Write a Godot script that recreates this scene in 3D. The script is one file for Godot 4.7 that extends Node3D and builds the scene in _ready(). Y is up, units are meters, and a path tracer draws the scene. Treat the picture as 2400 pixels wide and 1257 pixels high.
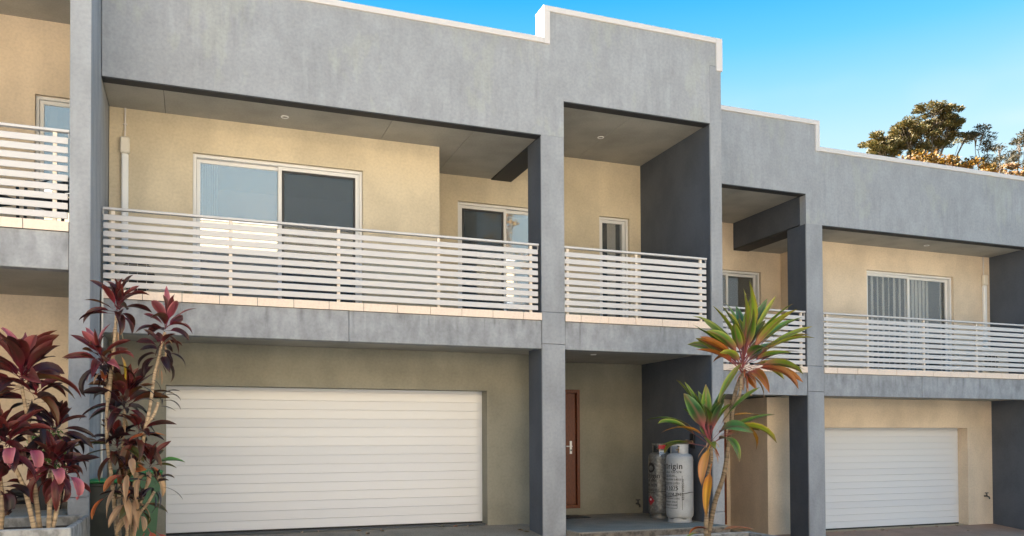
extends Node3D
# A stepped and staggered terrace of rendered townhouses. x runs along the facades, y is up, z points to the street.

var M := {}            # materials
var boxes := {}        # meshes shared by alike pieces
var used := {}
var rng := RandomNumberGenerator.new()
# the plan of the house being built: plan x is mirrored about MIRROR for a mirrored house, base is the plan point of its node
const MIRROR := 15.77
var mir := false
var base := Vector3.ZERO
var narrow := 0.0
var shift := 0.0

func _ready():
	rng.seed = 11
	# ---- camera
	var cam := Camera3D.new()
	cam.name = "camera"
	var yaw := 0.360862753
	var pitch := 0.0190113666
	var roll := -0.0046327
	var fw := Vector3(sin(yaw), 0, -cos(yaw)) * cos(pitch) + Vector3.UP * sin(pitch)
	var up := Vector3.UP * cos(pitch) - Vector3(sin(yaw), 0, -cos(yaw)) * sin(pitch)
	var rt := Vector3(cos(yaw), 0, sin(yaw))
	var r3 := rt * cos(roll) + up * sin(roll)
	var u3 := up * cos(roll) - rt * sin(roll)
	cam.transform = Transform3D(Basis(r3, u3, -fw), Vector3(0, 0, 11.5))
	cam.projection = Camera3D.PROJECTION_FRUSTUM
	cam.near = 0.1
	cam.far = 400.0
	cam.size = 0.1 * 1257.0 / 1987.5772
	cam.frustum_offset = Vector2(0, 0.1 * 372.45 / 1987.5772)
	add_child(cam)
	# ---- sky, sun, exposure
	var env := Environment.new()
	env.background_mode = Environment.BG_SKY
	env.tonemap_mode = Environment.TONE_MAPPER_LINEAR
	env.tonemap_exposure = 11.3
	env.background_energy_multiplier = 0.1
	env.sdfgi_enabled = true
	env.ssao_enabled = true
	env.ssil_enabled = true
	var pan := PanoramaSkyMaterial.new()
	pan.panorama = ImageTexture.create_from_image(sky_image())
	var sky := Sky.new()
	sky.sky_material = pan
	env.sky = sky
	var we := WorldEnvironment.new()
	we.name = "world"
	we.environment = env
	add_child(we)
	var sun := DirectionalLight3D.new()
	sun.name = "sun"
	sun.light_energy = 1.6
	sun.light_color = Color(1.0, 0.965, 0.91)
	sun.light_angular_distance = 0.5
	sun.shadow_enabled = true
	sun.position = Vector3(-20, 20, -20)
	sun.look_at_from_position(sun.position, sun.position - Vector3(-0.66, 0.52, -0.54))
	add_child(sun)
	materials()
	ground()
	houses()
	trees()
	things()
	plants()

# ------------------------------------------------------------------ sky
func sky_image() -> Image:
	var w := 1024
	var h := 512
	var im := Image.create(w, h, false, Image.FORMAT_RGBF)
	var n := FastNoiseLite.new()
	n.seed = 5
	n.frequency = 1.1
	n.fractal_octaves = 4
	var el := [0.0, 8.0, 14.0, 18.5, 21.5, 24.5, 28.0, 40.0, 90.0]
	var co := [Vector3(0.95, 0.97, 0.98), Vector3(0.86, 0.95, 1.0), Vector3(0.68, 0.9, 1.0), Vector3(0.53, 0.82, 1.0), Vector3(0.34, 0.72, 1.0), Vector3(0.15, 0.6, 1.0), Vector3(0.04, 0.46, 0.98), Vector3(0.02, 0.38, 0.88), Vector3(0.015, 0.28, 0.7)]
	for y in h:
		var e := 90.0 - (y + 0.5) * 180.0 / h
		var c: Vector3 = co[0]
		if e > 0:
			for k in 8:
				if e >= el[k] and e <= el[k + 1]:
					var t: float = (e - el[k]) / (el[k + 1] - el[k])
					c = co[k].lerp(co[k + 1], t)
		for x in w:
			var cc := c
			if e > 0 and e < 34:
				var a := x * TAU / w
				var er := deg_to_rad(e)
				var v: float = n.get_noise_3d(cos(a) * cos(er) * 3.0, sin(er) * 11.0, sin(a) * cos(er) * 3.0)
				var k: float = clampf((v - 0.08) * 1.3, 0, 0.22) * clampf((23.0 - e) / 8.0, 0, 1)
				cc = c.lerp(Vector3(0.95, 0.97, 1.0), k)
			im.set_pixel(x, y, Color(cc.x, cc.y, cc.z))
	return im

# ------------------------------------------------------------------ materials
func noise_tex(sd: int, freq: float, oct: int, stops: Array, size := 512, type := FastNoiseLite.TYPE_SIMPLEX_SMOOTH) -> NoiseTexture2D:
	var n := FastNoiseLite.new()
	n.seed = sd
	n.frequency = freq
	n.noise_type = type
	n.fractal_octaves = oct
	n.fractal_gain = 0.55
	var t := NoiseTexture2D.new()
	t.width = size
	t.height = size
	t.seamless = true
	t.noise = n
	var g := Gradient.new()
	var off := PackedFloat32Array()
	var cols := PackedColorArray()
	for s in stops:
		off.append(s[0])
		cols.append(Color(s[1], s[1], s[1]) if s[1] is float else s[1])
	g.offsets = off
	g.colors = cols
	t.color_ramp = g
	return t

func lin(r: float, g: float, b: float) -> Color:
	return Color(r, g, b).linear_to_srgb()

func mat(c: Color, rough: float, metal := 0.0) -> StandardMaterial3D:
	var m := StandardMaterial3D.new()
	m.albedo_color = c
	m.roughness = rough
	m.metallic = metal
	return m

# painted or bare surface: fine mottling, a second layer (streaks or stains) and slight relief, all in metres
func coat(c: Color, rough: float, fine: Texture2D, fine_m: float, over: Texture2D, over_m: Vector3, relief := 0.08) -> StandardMaterial3D:
	var m := mat(c, rough)
	m.albedo_texture = fine
	m.uv1_triplanar = true
	m.uv1_world_triplanar = true
	m.uv1_scale = Vector3.ONE / fine_m
	if over:
		m.detail_enabled = true
		m.detail_albedo = over
		m.detail_blend_mode = BaseMaterial3D.BLEND_MODE_MUL
		m.detail_uv_layer = BaseMaterial3D.DETAIL_UV_2
		m.uv2_triplanar = true
		m.uv2_world_triplanar = true
		m.uv2_scale = Vector3(1.0 / over_m.x, 1.0 / over_m.y, 1.0 / over_m.z)
	if relief > 0:
		m.heightmap_enabled = true
		m.heightmap_texture = fine
		m.heightmap_scale = relief
	return m

func materials():
	var fine := noise_tex(1, 0.03, 5, [[0.0, 0.925], [0.45, 0.965], [1.0, 1.0]], 512)
	var blotch := noise_tex(2, 0.007, 5, [[0.0, 0.88], [0.4, 0.94], [0.62, 0.98], [1.0, 1.0]], 512)
	var streak := noise_tex(3, 0.012, 5, [[0.0, 0.86], [0.34, 0.92], [0.6, 0.97], [0.8, 1.0], [1.0, Color(1.0, 1.0, 0.95)]], 512)
	var stain := noise_tex(4, 0.012, 6, [[0.0, 0.66], [0.3, 0.78], [0.5, 0.93], [0.75, 1.0], [1.0, 1.0]], 512)
	var conc := noise_tex(6, 0.05, 5, [[0.0, 0.72], [0.5, 0.93], [1.0, 1.0]], 512)
	var galv := noise_tex(7, 0.018, 4, [[0.0, 0.6], [0.42, 0.74], [0.5, 0.84], [0.62, 0.78], [0.7, 0.96], [1.0, 1.0]], 512)
	var wood := noise_tex(8, 0.02, 5, [[0.0, 0.62], [0.5, 0.85], [1.0, 1.0]], 512)
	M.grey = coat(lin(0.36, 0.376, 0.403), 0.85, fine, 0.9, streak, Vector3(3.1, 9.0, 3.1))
	M.grey_beam = coat(lin(0.43, 0.455, 0.485), 0.85, fine, 0.9, stain, Vector3(1.1, 4.6, 1.1))
	var beam_tex := ImageTexture.create_from_image(beam_image())
	var face_tex := ImageTexture.create_from_image(face_image())
	for k in 3:
		# one picture spans one house; the third house is mirrored
		var dy: float = [0.0, 0.54, -0.54][k]
		var sx := -1.0 / 9.03 if k == 2 else 1.0 / 9.03
		var ox := (MIRROR + 1.055) / 9.03 if k == 2 else 1.055 / 9.03
		var bm := coat(lin(0.375, 0.39, 0.418), 0.85, beam_tex, 1.0, fine, Vector3(0.9, 0.9, 0.9), 0.0)
		bm.uv1_scale = Vector3(sx, 1.0 / 0.44, 0.3)
		bm.uv1_offset = Vector3(ox, -(1.81 + dy) / 0.44, 0)
		var pm := coat(lin(0.385, 0.402, 0.43), 0.85, face_tex, 1.0, fine, Vector3(0.9, 0.9, 0.9), 0.0)
		pm.uv1_scale = Vector3(sx, 1.0 / 2.05, 0.3)
		pm.uv1_offset = Vector3(ox, -(6.5 + dy) / 2.05, 0)
		M["beam%d" % k] = bm
		M["face%d" % k] = pm
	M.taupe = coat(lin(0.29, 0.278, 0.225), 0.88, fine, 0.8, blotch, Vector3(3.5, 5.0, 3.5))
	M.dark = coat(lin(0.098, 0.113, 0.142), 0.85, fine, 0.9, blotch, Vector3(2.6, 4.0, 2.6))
	M.cream = coat(lin(0.69, 0.595, 0.435), 0.88, fine, 0.8, blotch, Vector3(4.5, 6.0, 4.5))
	M.cream_pale = coat(lin(0.80, 0.665, 0.51), 0.88, fine, 0.8, blotch, Vector3(4.5, 6.0, 4.5))
	M.soffit = coat(lin(0.47, 0.45, 0.395), 0.85, fine, 0.6, blotch, Vector3(3.7, 3.7, 3.7), 0.0)
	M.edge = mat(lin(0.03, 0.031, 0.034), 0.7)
	M.joint = mat(lin(0.05, 0.05, 0.048), 0.9)
	M.cap = mat(lin(0.64, 0.60, 0.58), 0.4)
	M.tile = coat(lin(0.86, 0.70, 0.58), 0.45, fine, 0.7, null, Vector3.ONE, 0.0)
	M.rail = mat(lin(0.57, 0.555, 0.555), 0.42)
	M.post = mat(lin(0.78, 0.70, 0.62), 0.45)
	M.door = mat(lin(0.70, 0.715, 0.745), 0.45)
	M.doors = [M.door, mat(lin(0.685, 0.70, 0.73), 0.5), mat(lin(0.71, 0.722, 0.745), 0.4)]
	M.frame = mat(lin(0.70, 0.70, 0.70), 0.38)
	M.frame_dark = mat(lin(0.025, 0.025, 0.027), 0.5)
	var gl := mat(lin(0.6, 0.65, 0.68), 0.015, 0.56)
	gl.transparency = BaseMaterial3D.TRANSPARENCY_ALPHA
	gl.albedo_color.a = 0.03
	M.glass = gl
	var gd := mat(lin(0.24, 0.26, 0.27), 0.015, 0.22)
	gd.transparency = BaseMaterial3D.TRANSPARENCY_ALPHA
	gd.albedo_color.a = 0.03
	M.glass_clear = gd
	var scr := mat(lin(0.05, 0.07, 0.09), 0.6)
	scr.transparency = BaseMaterial3D.TRANSPARENCY_ALPHA
	scr.albedo_color.a = 0.42
	M.screen = scr
	M.vane = mat(lin(0.74, 0.74, 0.70), 0.7)
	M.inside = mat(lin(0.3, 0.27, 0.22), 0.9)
	M.wood = coat(lin(0.2, 0.048, 0.011), 0.4, wood, 0.25, null, Vector3.ONE, 0.0)
	M.wood.uv1_scale = Vector3(7, 0.9, 7)
	M.steel = mat(lin(0.62, 0.62, 0.60), 0.28, 0.9)
	M.black = mat(lin(0.015, 0.015, 0.016), 0.5)
	M.lamp = mat(lin(0.28, 0.27, 0.24), 0.3)
	M.concrete = coat(lin(0.385, 0.335, 0.27), 0.95, conc, 0.7, blotch, Vector3(2.3, 2.3, 2.3), 0.15)
	M.concrete.metallic_specular = 0.2
	M.rough_edge = coat(lin(0.28, 0.24, 0.20), 0.95, conc, 0.3, stain, Vector3(0.8, 0.8, 0.8), 0.6)
	M.terracotta = coat(lin(0.50, 0.31, 0.215), 0.9, conc, 0.5, blotch, Vector3(1.9, 1.9, 1.9), 0.15)
	M.apron = coat(lin(0.58, 0.44, 0.28), 0.9, conc, 0.5, blotch, Vector3(1.5, 1.5, 1.5), 0.1)
	M.asphalt = coat(lin(0.37, 0.365, 0.36), 0.95, conc, 0.6, blotch, Vector3(5, 5, 5), 0.2)
	M.grass = coat(lin(0.13, 0.12, 0.05), 0.95, conc, 0.8, blotch, Vector3(6, 6, 6), 0.0)
	M.soil = coat(lin(0.05, 0.033, 0.02), 1.0, conc, 0.25, null, Vector3.ONE, 0.8)
	M.pot = coat(lin(0.40, 0.40, 0.39), 0.75, fine, 0.6, stain, Vector3(1.1, 1.6, 1.1), 0.05)
	M.ac = mat(lin(0.74, 0.69, 0.60), 0.45)
	M.galv = coat(lin(0.33, 0.325, 0.31), 0.42, galv, 0.5, blotch, Vector3(0.6, 1.2, 0.6), 0.0)
	M.galv.metallic = 0.35
	M.gas = coat(lin(0.43, 0.44, 0.45), 0.38, fine, 0.5, blotch, Vector3(0.9, 1.1, 0.9), 0.0)
	M.white = mat(lin(0.82, 0.82, 0.82), 0.5)
	M.red = mat(lin(0.42, 0.02, 0.035), 0.5)
	M.blue = mat(lin(0.03, 0.2, 0.5), 0.5)
	M.brass = mat(lin(0.62, 0.42, 0.24), 0.35, 0.8)
	M.bin = mat(lin(0.018, 0.10, 0.035), 0.5)
	M.bin_lid = mat(lin(0.03, 0.20, 0.06), 0.45)
	M.bin_dark = mat(lin(0.008, 0.014, 0.012), 0.45)
	M.rubber = mat(lin(0.02, 0.02, 0.02), 0.8)
	M.sill = mat(lin(0.085, 0.087, 0.082), 0.8)
	M.opposite = coat(lin(0.78, 0.63, 0.42), 0.9, fine, 0.9, blotch, Vector3(4, 4, 4), 0.0)
	var lf := mat(Color.WHITE, 0.4)
	lf.metallic_specular = 0.4
	lf.vertex_color_use_as_albedo = true
	lf.backlight_enabled = true
	lf.backlight = Color(0.28, 0.28, 0.28)
	M.leaf = lf
	var bk := mat(Color.WHITE, 0.9)
	bk.vertex_color_use_as_albedo = true
	M.bark = bk
	var fo := mat(Color.WHITE, 0.7)
	fo.vertex_color_use_as_albedo = true
	fo.backlight_enabled = true
	fo.backlight = Color(0.7, 0.7, 0.7)
	M.foliage = fo

# rain streaks below the tile joints of the balcony edge, uneven in length and strength
func beam_image() -> Image:
	var w := 1536
	var h := 96
	var im := Image.create(w, h, false, Image.FORMAT_RGB8)
	var n := FastNoiseLite.new()
	n.seed = 21
	n.frequency = 1.0
	n.fractal_octaves = 4
	var r := RandomNumberGenerator.new()
	r.seed = 77
	var runs := []
	for k in 60:
		var joint: float = -1.055 + 0.4655 * (k % 19 + 1) if k < 38 else r.randf_range(-1.0, 7.7)
		var dark := r.randf() < 0.68
		runs.append([joint + r.randf_range(-0.04, 0.04) + (r.randf_range(-0.15, 0.15) if k >= 19 else 0.0), r.randf_range(0.008, 0.035) if r.randf() < 0.7 else r.randf_range(0.05, 0.11), r.randf_range(0.12, 0.44), (-r.randf_range(0.12, 0.42) if dark else r.randf_range(0.08, 0.26))])
	for x in w:
		var px := -1.055 + 9.03 * x / w
		var near := []
		for q in runs:
			if absf(px - q[0]) < q[1] * 2.5:
				near.append(q)
		for y in h:
			var d := 0.44 * y / h
			var v := 0.84 + 0.16 * n.get_noise_2d(px * 1.6, d * 1.5) + 0.2 * n.get_noise_2d(px * 6.0 + 40.0, d * 3.0) + 0.05 * n.get_noise_2d(px * 30.0, d * 24.0)
			for q in near:
				var g: float = exp(-pow((px - q[0]) / q[1], 2) - 0.0) * (1.0 - smoothstep(q[2] * 0.35, q[2], d + 0.05 * n.get_noise_2d(px * 50.0, 3.0)))
				v += q[3] * g * (0.75 + 0.5 * n.get_noise_2d(px * 60.0, d * 8.0))
			v += 0.06 * smoothstep(0.395, 0.42, d)
			v = clampf(v, 0.4, 1.0)
			im.set_pixel(x, y, Color(v, v, v).linear_to_srgb())
	return im

# weathered render of the parapets: fine trowel mottling, faint run-off under the coping, a few pale greenish patches
func face_image() -> Image:
	var w := 1408
	var h := 320
	var im := Image.create(w, h, false, Image.FORMAT_RGB8)
	var n := FastNoiseLite.new()
	n.seed = 33
	n.frequency = 1.0
	n.fractal_octaves = 5
	n.fractal_gain = 0.6
	for x in w:
		var px := 9.03 * x / w
		var run := n.get_noise_2d(px * 14.0, 7.0)
		for y in h:
			var d := 2.05 * y / h
			var top := d - (0.0 if px > 5.95 else 0.48)
			var v := 0.89 + 0.10 * n.get_noise_2d(px * 1.1, d * 0.9) + 0.09 * n.get_noise_2d(px * 4.2 + 9.0, d * 2.6) + 0.055 * n.get_noise_2d(px * 17.0, d * 12.0)
			v += 0.16 * n.get_noise_2d(px * 7.0 + 5.0, d * 0.55) * smoothstep(-0.2, 0.3, n.get_noise_2d(px * 0.7 + 3.0, d * 0.4))
			v -= 0.10 * exp(-maxf(top, 0.0) * 7.0) * (0.6 + run)
			var g := smoothstep(0.12, 0.45, n.get_noise_2d(px * 0.8 + 21.0, d * 0.5) + 0.5 * n.get_noise_2d(px * 5.0, d * 2.0)) * 0.05
			v = clampf(v + g, 0.5, 1.0)
			im.set_pixel(x, y, Color(v, v, v * (1.0 - g * 1.2)).linear_to_srgb())
	return im

# ------------------------------------------------------------------ nodes
func numbered(called: String) -> String:
	if not used.has(called):
		used[called] = 0
		return called
	used[called] += 1
	return "%s_%03d" % [called, used[called]]

func thing(called: String, label: String, category: String, at := Vector3.ZERO, turn := 0.0, group := "") -> Node3D:
	var o := Node3D.new()
	o.name = numbered(called)
	add_child(o)
	o.position = at
	o.rotation.y = turn
	tag(o, label, category, group)
	return o

func tag(o: Node, label: String, category: String, group := ""):
	o.set_meta("label", label)
	o.set_meta("category", category)
	if group:
		o.set_meta("group", group)

func obj(called: String, st, m: Material, parent: Node = self) -> MeshInstance3D:
	var o := MeshInstance3D.new()
	o.name = numbered(called) if parent == self else called
	o.mesh = st.commit() if st is SurfaceTool else st
	o.set_surface_override_material(0, m)
	parent.add_child(o, true)
	return o

func begin() -> SurfaceTool:
	var st := SurfaceTool.new()
	st.begin(Mesh.PRIMITIVE_TRIANGLES)
	return st

func face(st: SurfaceTool, pts: Array, n: Vector3):
	# a flat convex face, wound clockwise as seen from the side n points to
	var w: Vector3 = (pts[1] - pts[0]).cross(pts[2] - pts[0])
	var p := pts.duplicate()
	if w.dot(n) > 0:
		p.reverse()
	for i in range(1, p.size() - 1):
		for q in [p[0], p[i], p[i + 1]]:
			st.set_normal(n)
			st.add_vertex(q)

func add_box(st: SurfaceTool, a: Vector3, b: Vector3, c := 0.0):
	var lo := a.min(b)
	var hi := a.max(b)
	var mid := (lo + hi) / 2
	var e := (hi - lo) / 2
	c = minf(c, minf(e.x, minf(e.y, e.z)) * 0.9)
	var ax := [Vector3.RIGHT, Vector3.UP, Vector3.BACK]
	for k in 3:
		var n: Vector3 = ax[k]
		var u: Vector3 = ax[(k + 1) % 3]
		var v: Vector3 = ax[(k + 2) % 3]
		var en: float = e.dot(n)
		var eu: float = e.dot(u) - c
		var ev: float = e.dot(v) - c
		for s in [-1.0, 1.0]:
			face(st, [mid + n * en * s + u * eu + v * ev, mid + n * en * s - u * eu + v * ev, mid + n * en * s - u * eu - v * ev, mid + n * en * s + u * eu - v * ev], n * s)
	if c <= 0:
		return
	for k in 3:
		var n: Vector3 = ax[k]
		var u: Vector3 = ax[(k + 1) % 3]
		var v: Vector3 = ax[(k + 2) % 3]
		for s in [-1.0, 1.0]:
			for t in [-1.0, 1.0]:
				var l: Vector3 = n * (e.dot(n) - c)
				var p: Vector3 = mid + u * e.dot(u) * s + v * (e.dot(v) - c) * t
				var q: Vector3 = mid + u * (e.dot(u) - c) * s + v * e.dot(v) * t
				face(st, [p + l, p - l, q - l, q + l], (u * s + v * t).normalized())
	for sx in [-1.0, 1.0]:
		for sy in [-1.0, 1.0]:
			for sz in [-1.0, 1.0]:
				var g := Vector3(sx, sy, sz)
				var i := e - Vector3.ONE * c
				face(st, [mid + Vector3(e.x, i.y, i.z) * g, mid + Vector3(i.x, e.y, i.z) * g, mid + Vector3(i.x, i.y, e.z) * g], g.normalized())

# a box piece whose mesh is shared by all pieces of its size
func piece(called: String, a: Vector3, b: Vector3, m: Material, parent: Node, c := 0.0) -> MeshInstance3D:
	var lo := a.min(b)
	var hi := a.max(b)
	var e := hi - lo
	var key := "%.3f %.3f %.3f %.3f" % [e.x, e.y, e.z, c]
	if not boxes.has(key):
		var st := begin()
		add_box(st, -e / 2, e / 2, c)
		boxes[key] = st.commit()
	var o := obj(called, boxes[key], m, parent)
	o.position = (lo + hi) / 2
	return o

func perp(t: Vector3) -> Vector3:
	var u := t.cross(Vector3.UP)
	if u.length() < 0.05:
		u = t.cross(Vector3.RIGHT)
	return u.normalized()

# a round bar along points, radius given per point; col(i) may colour the rings
func add_tube(st: SurfaceTool, pts: Array, radii: Array, seg := 8, cols = null, closed := true):
	var rings := []
	var u := perp(pts[1] - pts[0])
	for i in pts.size():
		var t: Vector3 = (pts[mini(i + 1, pts.size() - 1)] - pts[maxi(i - 1, 0)]).normalized()
		u = (u - t * u.dot(t)).normalized()
		var v := t.cross(u)
		var ring := []
		for k in seg:
			var a := TAU * k / seg
			ring.append([pts[i] + (u * cos(a) + v * sin(a)) * radii[i], u * cos(a) + v * sin(a)])
		rings.append(ring)
	for i in pts.size() - 1:
		for k in seg:
			var q := [[i, k], [i + 1, k], [i + 1, (k + 1) % seg], [i, (k + 1) % seg]]
			for id in [0, 1, 2, 0, 2, 3]:
				var r = rings[q[id][0]][q[id][1]]
				if cols != null:
					st.set_color(cols[q[id][0]])
				st.set_normal(r[1])
				st.add_vertex(r[0])
	if closed:
		for s in [0, pts.size() - 1]:
			var n: Vector3 = (pts[0] - pts[1]).normalized() if s == 0 else (pts[s] - pts[s - 1]).normalized()
			if cols != null:
				st.set_color(cols[s])
			var p := []
			for r in rings[s]:
				p.append(r[0])
			face(st, p, n)

# a turned shape about the y axis through at; profile of Vector2(radius, height), bottom to top
func add_lathe(st: SurfaceTool, profile: Array, seg: int, at := Vector3.ZERO, a0 := 0.0, a1 := TAU):
	for i in profile.size() - 1:
		var p: Vector2 = profile[i]
		var q: Vector2 = profile[i + 1]
		var d := q - p
		var n2 := Vector2(d.y, -d.x).normalized()
		for k in seg:
			var a := a0 + (a1 - a0) * k / seg
			var b := a0 + (a1 - a0) * (k + 1) / seg
			var ra := Vector3(sin(a), 0, cos(a))
			var rb := Vector3(sin(b), 0, cos(b))
			for e in [[p, ra], [q, ra], [q, rb], [p, ra], [q, rb], [p, rb]]:
				st.set_normal((e[1] * n2.x + Vector3.UP * n2.y).normalized())
				st.add_vertex(at + e[1] * e[0].x + Vector3.UP * e[0].y)

# ------------------------------------------------------------------ house helpers (plan coordinates)
func L(x: float, y: float, z: float) -> Vector3:
	var xx := x
	if mir:
		xx = MIRROR - (x + (narrow if x < 3.9 else 0.0))
	return Vector3(xx, y, z) - base

func pbox(called: String, x0: float, y0: float, z0: float, x1: float, y1: float, z1: float, m: Material, parent: Node, c := 0.006) -> MeshInstance3D:
	return piece(called, L(x0, y0, z0), L(x1, y1, z1), m, parent, c)

# a wall between two z planes with rectangular holes [x0, y0, x1, y1]; or an outline made of cells
func wall(called: String, x0: float, y0: float, x1: float, y1: float, z0: float, z1: float, holes: Array, m: Material, parent: Node) -> MeshInstance3D:
	var xs := [x0, x1]
	var ys := [y0, y1]
	for h in holes:
		for v in [h[0], h[2]]:
			if v > x0 and v < x1 and not xs.has(v):
				xs.append(v)
		for v in [h[1], h[3]]:
			if v > y0 and v < y1 and not ys.has(v):
				ys.append(v)
	xs.sort()
	ys.sort()
	var nx := xs.size() - 1
	var ny := ys.size() - 1
	var solid := func(i: int, j: int) -> bool:
		if i < 0 or j < 0 or i >= nx or j >= ny:
			return false
		var cx: float = (xs[i] + xs[i + 1]) / 2
		var cy: float = (ys[j] + ys[j + 1]) / 2
		for h in holes:
			if cx > h[0] and cx < h[2] and cy > h[1] and cy < h[3]:
				return false
		return true
	var st := begin()
	var sx := -1.0 if mir else 1.0
	for i in nx:
		for j in ny:
			if not solid.call(i, j):
				continue
			var a: float = xs[i]
			var b: float = xs[i + 1]
			var c: float = ys[j]
			var d: float = ys[j + 1]
			face(st, [L(a, c, z1), L(b, c, z1), L(b, d, z1), L(a, d, z1)], Vector3.BACK)
			face(st, [L(a, c, z0), L(b, c, z0), L(b, d, z0), L(a, d, z0)], Vector3.FORWARD)
			if not solid.call(i - 1, j):
				face(st, [L(a, c, z0), L(a, c, z1), L(a, d, z1), L(a, d, z0)], Vector3.LEFT * sx)
			if not solid.call(i + 1, j):
				face(st, [L(b, c, z0), L(b, c, z1), L(b, d, z1), L(b, d, z0)], Vector3.RIGHT * sx)
			if not solid.call(i, j - 1):
				face(st, [L(a, c, z0), L(b, c, z0), L(b, c, z1), L(a, c, z1)], Vector3.DOWN)
			if not solid.call(i, j + 1):
				face(st, [L(a, d, z0), L(b, d, z0), L(b, d, z1), L(a, d, z1)], Vector3.UP)
	return obj(called, st, m, parent)

func frame_box(st: SurfaceTool, x0: float, y0: float, x1: float, y1: float, t: float, z0: float, z1: float):
	# four bars butted end to end
	add_box(st, L(x0, y0, z0), L(x0 + t, y1, z1), 0.004)
	add_box(st, L(x1 - t, y0, z0), L(x1, y1, z1), 0.004)
	add_box(st, L(x0 + t, y0, z0), L(x1 - t, y0 + t, z1), 0.004)
	add_box(st, L(x0 + t, y1 - t, z0), L(x1 - t, y1, z1), 0.004)

# an aluminium sliding door: fixed sash, sliding sash in front, panes, perhaps an insect screen and vertical blinds
func sliding_door(parent: Node, x0: float, y0: float, x1: float, y1: float, zw: float, split: float, front_right: bool, screen: bool, vanes: Array, glass: Material, label := ""):
	var d := Node3D.new()
	d.name = "sliding_door"
	parent.add_child(d, true)
	if label:
		d.set_meta("label", label)
	var st := begin()
	frame_box(st, x0, y0, x1, y1, 0.045, zw - 0.17, zw - 0.055)
	obj("frame", st, M.frame, d)
	var xm := x0 + (x1 - x0) * split
	for k in 2:
		var a: float = x0 + 0.047 if k == 0 else xm - 0.03
		var b: float = xm + 0.03 if k == 0 else x1 - 0.047
		var front := (k == 1) == front_right
		var zs := zw - 0.075 if front else zw - 0.122
		st = begin()
		frame_box(st, a, y0 + 0.047, b, y1 - 0.047, 0.052, zs - 0.04, zs)
		var sash := obj("sash", st, M.frame, d)
		var p := piece("pane", L(a + 0.051, y0 + 0.098, zs - 0.022), L(b - 0.051, y1 - 0.098, zs - 0.018), glass, d)
		if screen and front:
			st = begin()
			frame_box(st, a + 0.054, y0 + 0.1, b - 0.054, y1 - 0.1, 0.03, zs - 0.012, zs + 0.004)
			obj("screen_frame", st, M.frame_dark, d)
			piece("insect_screen", L(a + 0.084, y0 + 0.13, zs - 0.006), L(b - 0.084, y1 - 0.13, zs - 0.004), M.screen, d)
	for v in vanes:   # [x, angle in degrees]
		var o := piece("blind_vane", Vector3(-0.045, y0 + 0.06 - y1, -0.0015), Vector3(0.045, 0, 0.0015), M.vane, d)
		o.position = L(v[0], (y0 + y1) / 2, zw - 0.215)
		o.rotation.y = deg_to_rad(v[1])
	# the head rail that the vanes hang from
	if vanes.size():
		pbox("blind_rail", x0 + 0.05, y1 - 0.03, zw - 0.235, x1 - 0.05, y1 + 0.0, zw - 0.195, M.vane, d, 0.002)
	return d

func balustrade(parent: Node, x0: float, x1: float, y0: float, posts: Array):
	# nine slats, a flat top rail and posts behind; y0 is the underside of the lowest slat
	var d := Node3D.new()
	d.name = "balustrade"
	parent.add_child(d, true)
	pbox("handrail", x0 - 0.008, y0 + 0.958, -0.095, x1 + 0.012, y0 + 0.988, -0.03, M.rail, d, 0.004)
	for s in 9:
		var y := y0 + s * 0.1037
		pbox("slat", x0, y, -0.062, x1, y + 0.071, -0.04, M.rail, d, 0.003)
	for p in posts:
		pbox("post", p - 0.021, y0 - 0.04, -0.104, p + 0.021, y0 + 0.957, -0.064, M.post, d, 0.003)
	for e in [x0 - 0.006, x1 + 0.002]:
		pbox("end_bracket", e, y0 + 0.9, -0.08, e + 0.006, y0 + 0.957, -0.05, M.rail, d, 0.0)

func downlight(parent: Node, x: float, y: float, z: float, r := 0.055):
	var d := Node3D.new()
	d.name = "downlight"
	d.position = L(x, y, z)
	parent.add_child(d, true)
	var st := begin()
	add_lathe(st, [Vector2(r * 0.68, 0.004), Vector2(r * 0.72, -0.008), Vector2(r * 0.95, -0.008), Vector2(r, 0.0)], 24)
	obj("trim_ring", st, M.white, d)
	st = begin()
	add_lathe(st, [Vector2(0.001, -0.002), Vector2(r * 0.7, -0.003)], 20)
	obj("lens", st, M.lamp, d)

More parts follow.
